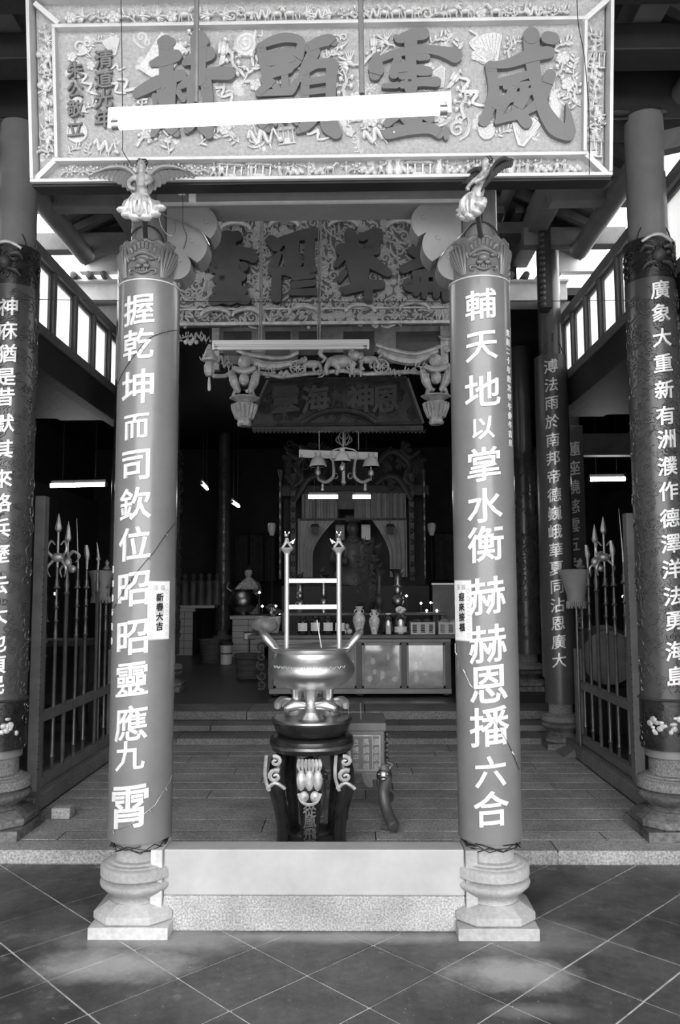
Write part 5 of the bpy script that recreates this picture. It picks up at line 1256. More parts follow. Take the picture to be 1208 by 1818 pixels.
D4 = [[(880, 180, 90), (890, 340, 130), (820, 345, 70)], [(750, 500, 70), (900, 440, 90), (1020, 410, 90), (1090, 470, 70)], [(850, 540, 60), (1100, 520, 90)], [(790, 620, 90), (830, 650, 90), (1120, 650, 80)], [(860, 560, 60), (860, 700, 60)], [(930, 560, 70), (930, 730, 50)], [(1030, 500, 60), (1030, 720, 60)], [(1110, 480, 90), (1110, 740, 70)]]
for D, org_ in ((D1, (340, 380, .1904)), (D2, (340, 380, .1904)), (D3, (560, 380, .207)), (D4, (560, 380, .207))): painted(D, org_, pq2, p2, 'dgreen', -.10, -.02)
# ------------------------------------------------------------------ carved and painted frieze below it
Y3 = 7.25
P3 = lambda x, y: at(x, y, Y3)
fz = thing('altar_frieze', P3(590, 660), 'carved openwork frieze with lion figures, coin wheels and faded painted panels below the second plaque', 'frieze')
a, b = P3(376, 600), P3(802, 600)
MB().box(a.x, b.x, Y3+.06, Y3+.09, P3(590, 622).z, P3(590, 575).z).build('painted_panel', 'panel', fz)
for xa_, xb_ in ((395, 528), (678, 790)): MB().box(P3(xa_, 640).x, P3(xb_, 640).x, Y3+.06, Y3+.09, P3(590, 642).z, P3(590, 621).z).build('painted_panel', 'panel', fz)
for x0_, x1_ in ((395, 445), (470, 515), (530, 570), (610, 665), (705, 782)):
    q0, q1 = P3(x0_, 628), P3(x1_, 585); MB().box(q0.x, q1.x, Y3+.05, Y3+.062, q0.z, q1.z).build('dark_panel', 'midwood', fz)
for x_ in (382, 790):
    q = P3(x_, 615); MB().box(q.x-.035, q.x+.035, Y3+.02, Y3+.1, P3(x_, 655).z, P3(x_, 575).z).build('upright', 'goldf', fz)
def swag(pts, r, nm='curved_moulding', m='goldf'): MB().tube([P3(x, y) for x, y in pts], r, 8).build(nm, m, fz)
swag([(430, 632), (455, 645), (485, 650), (520, 645)], [.03, .045, .045, .03]); swag([(672, 622), (700, 635), (740, 640), (778, 622)], [.03, .05, .05, .02])
swag([(420, 622), (445, 630), (500, 636), (530, 626)], .02); swag([(668, 612), (700, 622), (740, 628), (782, 615)], .02)
swag([(378, 668), (400, 668), (420, 655), (460, 662), (500, 669), (530, 665), (570, 661), (610, 658), (650, 664), (690, 662), (730, 660), (790, 668)], .022)
def wheel(x, y):
    c = P3(x, y); w_ = MB(); rr = .066
    w_.tube([(c.x+rr*math.cos(t), Y3-.03, c.z+rr*math.sin(t)) for t in [2*PI*k/24 for k in range(24)]], .010, 8, closed=True)
    for k in range(4):
        t = PI/4+k*PI/2; w_.tube([(c.x+rr*.75*math.cos(t)+.0, Y3-.035, c.z+rr*.75*math.sin(t)), (c.x, Y3-.04, c.z)], [.006, .006], 6)
        for j in (-1, 1): w_.tube([(c.x, Y3-.03, c.z), (c.x+rr*.5*math.cos(k*PI/2+j*.35), Y3-.03, c.z+rr*.5*math.sin(k*PI/2+j*.35)), (c.x+rr*.9*math.cos(k*PI/2), Y3-.03, c.z+rr*.9*math.sin(k*PI/2))], .007, 6)
    w_.build('coin_wheel', 'goldf', fz)
wheel(529, 654); wheel(677, 652)
def beast(px, py, s, flip, nm='carved_lion'):
    c = P3(px, py); mb = MB(); f = -1 if flip else 1
    mb.ell((0, 0, 0), (.14, .05, .065), 12, 8); mb.ell((f*.14, -.01, .05), (.06, .05, .055), 10, 8); mb.ell((f*.19, -.02, .03), (.03, .03, .025), 8, 6)
    for x_, b_ in ((-.11, -.03), (-.07, .05), (.09, .03), (.13, -.02)): mb.tube([(f*x_, -.01, -.02), (f*(x_+b_), -.02, -.08), (f*(x_+b_*.5), -.02, -.14)], [.035, .022, .02], 7)
    mb.tube([(-f*.14, 0, .02), (-f*.2, 0, .08), (-f*.17, 0, .13)], [.02, .025, .012], 7)
    for k in range(8): mb.ell((f*(.11-.02*math.sin(k)), -.03, .06+.035*math.cos(k*.8)), .02, 6, 5)
    mb.v = [(v[0]*s+c.x, v[1]*s+Y3-.03, v[2]*s+c.z) for v in mb.v]; mb.build(nm, 'goldf', fz)
beast(605, 643, .95, False); beast(555, 648, .6, True); beast(655, 640, .62, True); beast(632, 660, .4, False)
for x, y, s_ in ((450, 658, .14), (480, 664, .12), (505, 662, .12), (700, 662, .12), (725, 660, .13), (745, 652, .14), (570, 662, .1), (420, 660, .13), (405, 650, .12), (395, 640, .16), (790, 650, .14), (340, 605, .14), (352, 598, .14), (365, 603, .12), (328, 600, .12), (790, 595, .12), (797, 620, .12), (468, 655, .16)):
    c = P3(x, y); inst(copy_for(R.choice(['carved_scroll', 'carved_leaves', 'carved_rock', 'carved_dragon']), 'goldf'), 'carved_scroll', fz, c-wloc(fz)+Vector((0, -.02, 0)), (s_, s_, s_), R.uniform(-.5, .5))
def pendant(px, label, dy_=0):
    c = at(px, 752+dy_, Y3-.1); Z = lambda py: at(px, py+dy_, Y3-.1).z; s_ = (Y3)/F
    r_ = thing('carved_pendant', (c.x, Y3-.1, Z(640)), label, 'carved pendant', 'carved pendants of the frieze')
    MB().lathe([(.058, Z(757)), (.07, Z(753)), (.06, Z(748)), (.075, Z(742)), (.09, Z(730)), (.1, Z(718)), (.085, Z(716))][::1], 8, (c.x, Y3-.1, 0), sm=False).build('capital', 'goldf', r_)
    for k in range(16):
        t = k*PI/8; rr = .092; MB().tube([(c.x+rr*.8*math.cos(t), Y3-.1+rr*.8*math.sin(t), Z(744)), (c.x+rr*1.1*math.cos(t), Y3-.1+rr*1.1*math.sin(t), Z(728)), (c.x+rr*1.25*math.cos(t), Y3-.1+rr*1.25*math.sin(t), Z(719))], [.012, .018, .01], 6).build('acanthus_leaf', 'goldf', r_)
    MB().lathe([(.05, Z(716)), (.10, Z(711)), (.135, Z(708)), (.14, Z(706)), (.10, Z(704))], 8, (c.x, Y3-.1, 0), sm=False).build('tray', 'goldf', r_)
    for k in range(8):
        t = k*PI/4; MB().prism([(-.03, 0), (.03, 0), (.02, .03), (0, .06), (-.02, .03)], 0, .01).map(lambda x, y, z: (c.x+x*math.sin(t)+.125*math.cos(t), Y3-.1-x*math.cos(t)+.125*math.sin(t), Z(707)+z)).build('tray_rim', 'goldf', r_)
    for s2 in (-1, 1):
        mb = MB().tube([(c.x+s2*.04, Y3-.12, Z(700)), (c.x+s2*.09, Y3-.12, Z(680)), (c.x+s2*.12, Y3-.12, Z(662))], [.02, .045, .03], 9)
        for k in range(4): mb.tube([(c.x+s2*(.06+.02*k), Y3-.15, Z(690-3*k)), (c.x+s2*(.075+.022*k), Y3-.15, Z(668-4*k))], [.012, .006], 6)
        mb.build('phoenix_wing', 'goldf', r_)
    MB().ell((c.x, Y3-.14, Z(676)), (.05, .05, .06), 10, 8).ell((c.x, Y3-.17, Z(684)), (.02, .02, .02), 7, 5).build('lion_mask', 'goldf', r_)
    MB().ell((c.x, Y3-.12, Z(645)), (.06, .05, .07), 10, 8).tube([(c.x-.1, Y3-.12, Z(655)), (c.x, Y3-.14, Z(662)), (c.x+.1, Y3-.12, Z(655))], .03, 8).build('upper_knot', 'goldf', r_)
    MB().box(c.x-.03, c.x+.03, Y3-.1, Y3+.08, Z(660), Z(640)).build('fixing_block', 'goldf', r_)
    for k in range(5): MB().ell((c.x-.07+.035*k, Y3-.19, Z(699)), .018, 7, 5).build('fruit', 'goldf', r_)
pendant(434, 'carved pendant capital under the left end of the frieze'); pendant(775, 'carved pendant capital under the right end of the frieze', -3)
# small hanging lantern
c = at(372, 650, 6.9); Z = lambda py: at(372, py, 6.9).z
ln = thing('hanging_lantern', (c.x, 6.9, Z(640)), 'small six-sided carved lantern with a tassel hanging left of the frieze', 'lantern')
MB().lathe([(.03, Z(668)), (.045, Z(662)), (.05, Z(650)), (.035, Z(644)), (.07, Z(641)), (.075, Z(638)), (.05, Z(630)), (.04, Z(622)), (.015, Z(612))], 6, (c.x, 6.9, 0), sm=False).build('body', 'goldf', ln)
MB().lathe([(.010, Z(694)), (.016, Z(690)), (.012, Z(676)), (.008, Z(670))], 8, (c.x, 6.9, 0)).build('tassel', 'letter_far', ln)
MB().tube([(c.x, 6.9, Z(614)), (c.x, 6.9, Z(560))], .003, 5).build('cord', 'black', ln)
for k in range(6):
    t = k*PI/3; MB().tube([(c.x+.075*math.cos(t), 6.9+.075*math.sin(t), Z(639)), (c.x+.09*math.cos(t), 6.9+.09*math.sin(t), Z(633))], [.006, .003], 5).build('roof_tip', 'goldf', ln)
for n_, (px0, px1) in enumerate(((345, 371), (793, 812))):     # short lattice strips at the ends
    pass
# ------------------------------------------------------------------ third, dark plaque high in the hall
Y4 = 8.6
org4, pq4 = plaque_frame(Y4, (605, 757), math.radians(14))
p4 = thing('name_plaque', org4, 'dim trapezoid plaque with dark characters high in the hall, above the chandelier', 'plaque', 'carved plaques')
p4.rotation_euler = (math.radians(14), 0, 0)
q = [pq4(x, y) for x, y in ((440, 757), (750, 752), (722, 672), (478, 675))]
MB().add([(u, .03, v) for u, v in q]+[(u, .08, v) for u, v in q], [(0, 1, 2, 3), (7, 6, 5, 4), (0, 4, 5, 1), (1, 5, 6, 2), (2, 6, 7, 3), (3, 7, 4, 0)]).build('ground', 'golddk', p4, local=True)
for i in range(4):
    a, b = q[i], q[(i+1) % 4]; MB().tube([(a[0], 0, a[1]), (b[0], 0, b[1])], .03, 6).build('moulding', 'golddk', p4, local=True)
px4 = pxs_(pq4)
for x, ch in ((508, '靈'), (560, '海'), (640, '神'), (685, '恩')):
    u, v = pq4(x, 708); glyph(ch, 52*px4, .05, .035, .1).map(lambda x, y, z: (x+u, y+.02, z+v)).build('carved_character', 'dgreen', p4, local=True)
for k in range(70):
    y = R.uniform(682, 745); x = R.uniform(470+(y-680)*-.3, 730+(y-680)*.3); u, v = pq4(x, y); put(p4, R.choice(['carved_scroll', 'carved_cloud']), u, v, 22*px4, R.uniform(-2, 2), .03, m='golddk')
MB().tube([(pq4(x, y)[0], -.06, pq4(x, y)[1]) for x, y in ((535, 752), (570, 733), (605, 728), (640, 733), (668, 750))], .03, 8).build('arch_moulding', 'golddk', p4, local=True)
lt = struct('trim_30', MB().box(at(448, 770, 8.5).x, at(752, 770, 8.5).x, 8.5, 8.56, at(600, 765, 8.5).z, at(600, 757, 8.5).z), 'golddk')
for k in range(44):
    a = at(452+k*7, 772, 8.48); MB().tube([(a.x-.02, 8.48, a.z+.06), (a.x, 8.48, a.z+.02), (a.x+.02, 8.48, a.z+.06)], .005, 5).build('scallop', 'golddk', lt)
# ------------------------------------------------------------------ chandelier of three oil-lamp shades
YCh = 8.8
C_ = lambda x, y, d=0: at(x, y, YCh+d)
c0 = C_(610, 800)
ch_ = thing('chandelier', c0, 'ornate three-armed brass chandelier with opal glass shades before the altar', 'chandelier')
MB().tube([C_(611, 748), (C_(611, 748).x, YCh, 4.56)], .004, 6).build('cord', 'black', ch_)
MB().lathe([(.01, C_(611, 862).z), (.03, C_(611, 858).z), (.02, C_(611, 850).z), (.018, C_(611, 800).z), (.012, C_(611, 790).z), (.010, C_(611, 755).z), (.025, C_(611, 748).z), (.02, C_(611, 742).z), (.004, C_(611, 740).z)], 12, (c0.x, YCh, 0)).build('stem', 'tipgold', ch_)
for s_ in (-1, 1):
    for pts in ([(611+s_*3, 792), (611+s_*10, 778), (611+s_*5, 765), (611+s_*8, 758)], [(611+s_*4, 790), (611+s_*14, 782), (611+s_*9, 774), (611+s_*4, 780)], [(611+s_*2, 790), (611+s_*2, 755)]):
        MB().tube([C_(x, y) for x, y in pts], .008, 6).build('scroll', 'tipgold', ch_)
    arm = [(611+s_*20, 815), (611+s_*18, 835), (611+s_*20, 848), (611+s_*32, 856), (611+s_*42, 853), (611+s_*46, 850)]
    MB().tube([C_(x, y) for x, y in arm], [.014, .018, .02, .02, .018, .014], 8).build('arm', 'tipgold', ch_)
    MB().tube([C_(611+s_*13+4*math.cos(t)-2, 845+5*math.sin(t)) for t in [k*.7 for k in range(9)]], .007, 6).build('arm_curl', 'tipgold', ch_)
    c = C_(611+s_*38, 868); MB().lathe([(.005, -.03), (.018, -.02), (.02, 0), (.012, .02), (.016, .04), (.01, .06)], 10, c).build('finial', 'tipgold', ch_)
    MB().tube([C_(611+s_*18, 822), C_(611+s_*24, 812), C_(611+s_*20, 800), C_(611, 795)], .010, 7).build('upper_arm', 'tipgold', ch_)
for x, y, d in ((608, 812, -.35), (565, 820, .1), (659, 821, .1)):
    p = C_(x, y, d); k = (YCh+d)/F
    sh = MB().lathe([(15.5*k, -8*k), (15*k, -5*k), (12*k, 3*k), (8.5*k, 8*k), (5*k, 10.5*k), (4.6*k, 13*k), (6*k, 16*k)], 28, p)
    sh.lathe([(15*k, -8*k), (14.5*k, -5*k), (11.5*k, 2.6*k), (8*k, 7.5*k), (4.8*k, 10*k)], 28, p).build('lamp_shade', 'shade', ch_)
    MB().lathe([(.004, -25*k), (4*k, -24*k), (5.5*k, -19*k), (4*k, -14*k), (1.8*k, -12*k), (1.6*k, -4*k)], 14, p).build('oil_font', 'tipgold', ch_)
    MB().tube([(p.x, p.y, p.z-14*k), (p.x, p.y, p.z+16*k)], .010, 8).build('lamp_chimney', 'shade', ch_)
    q = C_(611+(x-611)*.75, 851); MB().tube([(p.x, p.y, p.z-25*k), (p.x, p.y, q.z) if abs(x-611) > 10 else (c0.x, YCh, c0.z-.03)], .008, 6).build('strut', 'tipgold', ch_)
# fluorescent batten behind it, and the two lit tubes lower down
Yb = 9.6
a, b = at(531, 798, Yb), at(671, 803, Yb)
batten('fluorescent_lamp', a, b, .10, 'unlit white fluorescent lamp behind the chandelier', 'tube_off', 'fluorescent lamps', [((at(567, 798, Yb).x, Yb, at(567, 798, Yb).z), (at(567, 798, Yb).x, Yb, 4.56), .006), ((at(637, 798, Yb).x, Yb, at(637, 798, Yb).z), (at(637, 798, Yb).x, Yb, 4.56), .006)])
def lit_tube(x0, y0, x1, y1, Y, label, Ye=None, r=.024):
    a, b = at(x0, y0, Y), at(x1, y1, Ye or Y)
    r_ = thing('fluorescent_tube', (a+b)/2, label, 'lamp', 'lit fluorescent tubes in the hall')
    MB().tube([a, b], r, 12).build('tube', 'tube_hot', r_)
    d = (b-a).normalized()
    MB().tube([a-d*.02, a], r*1.1, 10).build('end_cap', 'metal', r_); MB().tube([b, b+d*.02], r*1.1, 10).build('end_cap', 'metal', r_)
    MB().beam(a+Vector((0, .03, r*1.9)), b+Vector((0, .03, r*1.9)), .04, r*1.2).build('housing', 'dark', r_)
    for q in (.2, .8):
        p = a.lerp(b, q); MB().tube([p+Vector((0, .03, r*2)), (p.x, p.y+.03, 4.56 if Y > 8 else 3.29)], .004, 5).build('hanger', 'black', r_)
lit_tube(548, 882, 600, 882, 10.6, 'lit tube below the chandelier, the longer one on the left')
lit_tube(627, 882, 658, 882, 10.6, 'lit tube below the chandelier, the shorter one on the right')
lit_tube(90, 862, 187, 860, 9.2, 'long lit tube in the dark left aisle behind the spear fence')
lit_tube(1048, 851, 1110, 850, 9.2, 'lit tube in the dark right aisle beside the flat couplet board')
lit_tube(358, 858, 368, 868, 13, 'short slanting lit tube deep in the hall left of the gilt-lettered column', 13.6)
lit_tube(412, 891, 424, 899, 13, 'short slanting lit tube deep in the hall right of the gilt-lettered column', 13.6)
# ------------------------------------------------------------------ offering cabinet with its glazed doors
YA = 9.15
A = lambda x, y, d=0: at(x, y, YA+d)
kA = YA/F
xa0, xa1 = A(478, 1200).x, A(802, 1200).x; zt = A(600, 1128).z; zt0 = A(600, 1134).z; zb = A(600, 1232).z
cb = thing('altar_cabinet', ((xa0+xa1)/2, YA+.35, ZH), 'low wooden offering cabinet with four glazed doors, standing on bun feet', 'cabinet')
MB().box(xa0, xa1, YA+.02, YA+.8, zb, zt0).build('body', 'wood_cab', cb, bevel=.006)
MB().box(A(441, 1128).x, xa1+.12, YA-.06, YA+.86, zt0, zt+.006).build('table_top', 'midwood', cb, bevel=.01)
MB().box(xa0, xa1, YA+.0, YA+.03, zb, A(600, 1223).z).build('lower_rail', 'wood_cab', cb, bevel=.003)
MB().box(xa0, xa1, YA+.0, YA+.03, A(600, 1140).z, zt0-.005).build('upper_rail', 'wood_cab', cb, bevel=.003)
for x in (481, 560, 638, 718, 796):
    p = A(x, 1200); MB().box(p.x-.03, p.x+.03, YA-.006, YA+.03, A(600, 1223).z, A(600, 1140).z).build('stile', 'midwood', cb, bevel=.004)
for x0, x1 in ((486, 556), (564, 634), (643, 714), (722, 791)):
    p, q = A(x0, 1222), A(x1, 1141)
    d_ = MB().box(p.x, q.x, YA+.006, YA+.014, p.z, q.z).build('door', 'cab_back', cb)
    for a_, b_, c__, e_ in ((p.x, p.x+.03, p.z, q.z), (q.x-.03, q.x, p.z, q.z), (p.x, q.x, p.z, p.z+.03), (p.x, q.x, q.z-.03, q.z)): MB().box(a_, b_, YA-.002, YA+.012, c__, e_).build('door_frame', 'wood_cab', d_, bevel=.003)
    MB().box(p.x+.03, q.x-.03, YA+.0, YA+.004, p.z+.03, q.z-.03).build('pane', 'glass', d_)
    mb = MB()
    for k in range(8):
        cx, cz = R.uniform(p.x+.06, q.x-.06), R.uniform(p.z+.08, q.z-.05); mb.ell((cx, YA+.005, cz), (R.uniform(.01, .035), .001, R.uniform(.015, .05)), 6, 4)
    mb.build('reflection_blotch', 'label', d_)  # pale blotches stand in for bright reflections in the door panes
for x in (487, 640, 795):
    for y in (YA+.06, YA+.72): MB().lathe([(.03, .0), (.05, .015), (.05, .035), (.03, zb-ZH+.005)], 14, (A(x, 1240).x, y, ZH)).build('bun_foot', 'dark', cb)
sb = MB()
for k in range(5): spiral(sb, (A(462, 1200).x+.01*(k % 2), A(462, 1150+17*k).z), .055, 1.4, .016, k, 1, 14, -.03)
sb.map(lambda x, y, z: (x, y+YA+.1, z)).build('carved_side_bracket', 'midwood', cb)
# ------------------------------------------------------------------ things on the cabinet
ZA = zt+.007
def on(x, y=1118, d=.15): return A(x, y, d).x
def vase(x, h, w_, label, d=.12, m='porcelain', nm='vase', group='porcelain vases on the cabinet'):
    px = on(x, d=d); r_ = thing(nm, (px, YA+d, ZA), label, 'vase', group)
    MB().lathe([(w_*.55, 0), (w_*.5, h*.06), (w_*.75, h*.25), (w_, h*.5), (w_*.9, h*.64), (w_*.42, h*.76), (w_*.36, h*.86), (w_*.6, h*.97), (w_*.62, h), (w_*.5, h)], 24, (px, YA+d, ZA)).build('body', m, r_)
    MB().tube([(px+s*w_*.4, YA+d, ZA+h*.72) for s in (-1,)]+[(px-w_*.75, YA+d-.005, ZA+h*.82), (px-w_*.4, YA+d, ZA+h*.9)], .006, 6).build('ear', m, r_)
    MB().tube([(px+w_*.4, YA+d, ZA+h*.72), (px+w_*.75, YA+d-.005, ZA+h*.82), (px+w_*.4, YA+d, ZA+h*.9)], .006, 6).build('ear', m, r_)
vase(638, 49*kA, 11.5*kA, 'taller painted porcelain vase with a waisted neck, right of the burner rods'); vase(665, 43*kA, 10*kA, 'smaller painted porcelain vase on the cabinet, left of the glass jars')
for x, h, lab in ((538, 33, 'first from the left'), (560.5, 34, 'second from the left'), (583, 34, 'third from the left'), (604, 33, 'rightmost, behind the burner rod')):
    px = on(x, d=.06); r_ = thing('oil_jar', (px, YA+.06, ZA), 'dark lidded oil jar with a pasted label, %s of four' % lab, 'jar', 'dark oil jars on the cabinet')
    w_ = 9.8*kA; h *= kA
    MB().lathe([(w_*.85, 0), (w_, h*.06), (w_, h*.7), (w_*.75, h*.84), (w_*.6, h*.88)], 24, (px, YA+.06, ZA)).build('jar_body', 'lacquer', r_)
    MB().lathe([(w_*.66, h*.87), (w_*.68, h*.98), (w_*.5, h*1.0), (.001, h)], 20, (px, YA+.06, ZA)).build('lid', 'dark', r_)
    mb = MB(); n = 8; vs = [(px+(w_+.002)*math.sin(-.95+1.9*k/n), YA+.06-(w_+.002)*math.cos(-.95+1.9*k/n), ZA+z) for z in (h*.2, h*.62) for k in range(n+1)]
    mb.add(vs, [(k, k+1, n+2+k, n+1+k) for k in range(n)], True).build('label', 'label', r_)
for x, h, w_, lab, fl_ in ((690, 35, 9.5, 'plain glass jar with a white candle inside, on the cabinet', 0), (712, 38, 11, 'bigger glass jar with a paper flower on its lid, on the cabinet', 1)):
    px = on(x, d=.06); r_ = thing('glass_jar', (px, YA+.06, ZA), lab, 'jar', 'glass jars on the cabinet'); h *= kA; w_ *= kA
    MB().lathe([(w_*.9, 0), (w_, h*.05), (w_, h*.75), (w_*.7, h*.92), (w_*.5, h*.95), (w_*.5, h)], 24, (px, YA+.06, ZA)).build('jar_body', 'glass', r_)
    MB().lathe([(w_*.5, .004), (w_*.5, h*.62), (w_*.15, h*.66), (.001, h*.66)], 16, (px, YA+.06, ZA)).build('candle', 'label', r_)
    MB().lathe([(w_*.55, h), (w_*.5, h*1.06), (.001, h*1.07)], 16, (px, YA+.06, ZA)).build('lid', 'bucket', r_)
    if fl_:
        mb = MB()
        for k in range(7): mb.ell((px+.035*math.cos(k*.9), YA+.06+.03*math.sin(k*.9), ZA+h*1.12+.01*(k % 3)), (.03, .02, .025), 7, 5)
        mb.build('paper_flower', 'label', r_)
        MB().lathe([(w_*1.01, h*.1), (w_*1.01, h*.35)], 24, (px, YA+.06, ZA)).build('band', 'label', r_)
for x0, x1, lab in ((729, 772, 'pale slatted plastic basket of round offerings, fully in view'), (778, 822, 'pale slatted plastic basket of round offerings, cut by the front column')):
    a, b = on(x0, d=.08), on(x1, d=.08); h = 21*kA
    r_ = thing('offering_basket', ((a+b)/2, YA+.15, ZA), lab, 'basket', 'baskets on the cabinet')
    MB().box(a+.01, b-.01, YA+.03, YA+.26, ZA, ZA+.012).box(a, b, YA+.02, YA+.028, ZA+h-.02, ZA+h).box(a, b, YA+.02, YA+.028, ZA, ZA+.02).box(a, b, YA+.262, YA+.27, ZA, ZA+h).box(a, a+.008, YA+.02, YA+.27, ZA, ZA+h).box(b-.008, b, YA+.02, YA+.27, ZA, ZA+h).build('basket_body', 'basket_l', r_)
    n = 3
    for k in range(n+1): x = a+(b-a)*k/n; MB().box(max(a, x-.022), min(b, x+.022), YA+.016, YA+.026, ZA, ZA+h).build('upright', 'basket_l', r_)
    for k in range(n):
        for j in range(5): MB().box(a+(b-a)*k/n+.022, a+(b-a)*(k+1)/n-.022, YA+.019, YA+.024, ZA+.03+j*.02, ZA+.036+j*.02).build('slat', 'basket_l', r_)
    for k, x in enumerate((a+.08, b-.08)):
        o = tag(MB().ell((x, YA+.15, ZA+h*.65), (.075, .075, .085), 16, 10).build('wrapped_offering', 'plastic' if x0 > 775 else 'basket'), '%s rounded offering heaped in the %s basket' % (('left-hand', 'right-hand')[k], 'fully visible' if x0 < 775 else 'column-side'), 'offering', 'offerings in the baskets')
for k, (dx, dy, dz) in enumerate(((0, 0, 0), (.06, .01, 0), (.03, .02, .055))):
    p = on(613, d=.06)+dx-.01
    tag(MB().ell((p, YA+.06+dy, ZA+.034+dz), .033, 14, 10).build('fruit', 'basket_l'), 'round pale fruit beside the oil jars, %s' % ('left below', 'right below', 'on top of the other two')[k], 'fruit', 'three fruits')
px = on(478, d=.3)
bg_ = thing('plastic_bag', (px-.05, YA+.25, ZA), 'crumpled translucent bag on the left end of the cabinet top', 'bag')
mb = MB()
for v in range(1):
    mb.ell((px-.05, YA+.25, ZA+.1), (.16, .1, .1), 14, 9); mb.tube([(px-.2, YA+.25, ZA+.06), (px-.12, YA+.22, ZA+.12), (px-.02, YA+.2, ZA+.16)], [.02, .05, .03], 8)
    mb.v = [(x, y, max(ZA+.001, z+.012*math.sin(x*70)*math.sin(z*60+y*40))) for x, y, z in mb.v]
mb.build('bag', 'plastic', bg_)
pt = thing('flower_pot', (on(484, d=.45), YA+.45, ZA), 'small pale pot of dark flowers behind the plastic bag', 'plant pot')
MB().lathe([(.07, 0), (.1, .12), (.105, .19), (.09, .19), (.001, .15)], 18, (on(484, d=.45), YA+.45, ZA)).build('pot', 'porcelain', pt)
for k in range(16):
    a = k*2.4; rr = .03+.06*(k % 3)/2; x, y, z = on(484, d=.45)+rr*math.cos(a), YA+.45+rr*math.sin(a)*.7, ZA+.24+.1*((k*7) % 5)/5
    MB().tube([(on(484, d=.45), YA+.45, ZA+.15), (x, y, z)], .003, 4).ell((x, y, z), (.028, .02, .022), 7, 5).build('flower', 'clothd' if k % 3 else 'label', pt)
# rear shelf of ritual vessels
Yr = YA+.62
zs = at(600, 1088, Yr).z
sh = thing('rear_shelf', (at(620, 1088, Yr).x, Yr, ZA), 'low dark shelf at the back of the cabinet top carrying the ritual vessels', 'shelf')
MB().box(at(500, 1088, Yr).x, at(790, 1088, Yr).x, Yr-.1, Yr+.15, zs-.03, zs).build('board', 'midwood', sh, bevel=.005)
for x in (505, 640, 785): MB().box(at(x, 1090, Yr).x-.02, at(x, 1090, Yr).x+.02, Yr-.06, Yr+.1, ZA, zs-.03).build('leg', 'midwood', sh)
def gu(x, y0, y1, w_, label, m='brass_d'):
    c = at(x, y1, Yr); k = Yr/F; H = at(x, y0, Yr).z-zs-.001; w_ *= k
    r_ = thing('ritual_vessel', (c.x, Yr, zs), label, 'vessel', 'ritual vessels behind the jars')
    MB().lathe([(w_*.5, 0), (w_*.55, H*.04), (w_*.35, H*.1), (w_*.7, H*.18), (w_*.85, H*.26), (w_*.7, H*.35), (w_*.4, H*.40), (w_*.55, H*.44)], 20, (c.x, Yr, zs)).build('base', m, r_)
    MB().lathe([(w_*.5, H*.44), (w_*.62, H*.5), (w_*.5, H*.56), (w_*.6, H*.6), (w_*.5, H*.64)], 20, (c.x, Yr, zs)).build('collar', m, r_)
    MB().lathe([(w_*.5, H*.64), (w_*.52, H*.8), (w_*.75, H*.93), (w_*1.2, H), (w_*1.1, H), (w_*.6, H*.9)], 20, (c.x, Yr, zs)).build('neck', m, r_)
gu(533, 1028, 1088, 11, 'squat brass vessel with a round belly between the burner rods, left one'); gu(575, 1020, 1088, 9, 'slim tiered brass candlestick between the burner rods, right one')
gu(674, 1012, 1088, 9, 'dark tiered candlestick behind the porcelain vases', 'golddk'); gu(707, 1010, 1088, 13, 'tall flared brass vase behind the glass jars')
for k, (x, y, lab) in enumerate(((533, 1028, 'small dark bird figure on top of the squat vessel'), (572, 1018, 'small dark bird figure on top of the slim candlestick'), (674, 1010, 'small dark bird figure on top of the dark candlestick'))):
    c = at(x, y, Yr); c.z += .003
    tag(MB().ell(c+Vector((0, 0, .03)), (.04, .02, .028), 10, 7).tube([c+Vector((.02, 0, .04)), c+Vector((.03, 0, .07)), c+Vector((.055, 0, .065))], [.014, .011, .004], 7).tube([c+Vector((0, 0, -.004)), c+Vector((0, 0, .02))], .01, 6).build('bird_figure', 'dark'), lab, 'figurine', 'bird figures on the vessels')
# dark foliage offering in the middle, and small lamps
pl_ = thing('dark_plant', (at(650, 1085, Yr).x, Yr+.1, zs), 'tall dark artificial plant in front of the curtained niche', 'plant')
cx, cz = at(650, 1080, Yr).x, zs
MB().lathe([(.09, 0), (.12, .1), (.1, .13)], 14, (cx, Yr+.05, zs)).build('pot', 'dark', pl_)
for k in range(46):
    a = R.uniform(0, 2*PI); h = R.uniform(.25, .95); sp = R.uniform(.02, .22)
    mb = MB().tube([(cx, Yr+.05, cz+.1), (cx+sp*.5*math.cos(a), Yr+.05+sp*.3*math.sin(a), cz+h*.6), (cx+sp*math.cos(a), Yr+.05+sp*.4*math.sin(a), cz+h)], .004, 4)
    for j in range(3):
        t = .5+.2*j; mb.ell((cx+sp*t*math.cos(a)+R.uniform(-.03, .03), Yr+.05, cz+h*t+.05), (.035, .01, .016), 6, 4, Quaternion((0, 1, 0), R.uniform(-1, 1)).to_matrix())
    mb.build('stem', 'clothd', pl_)
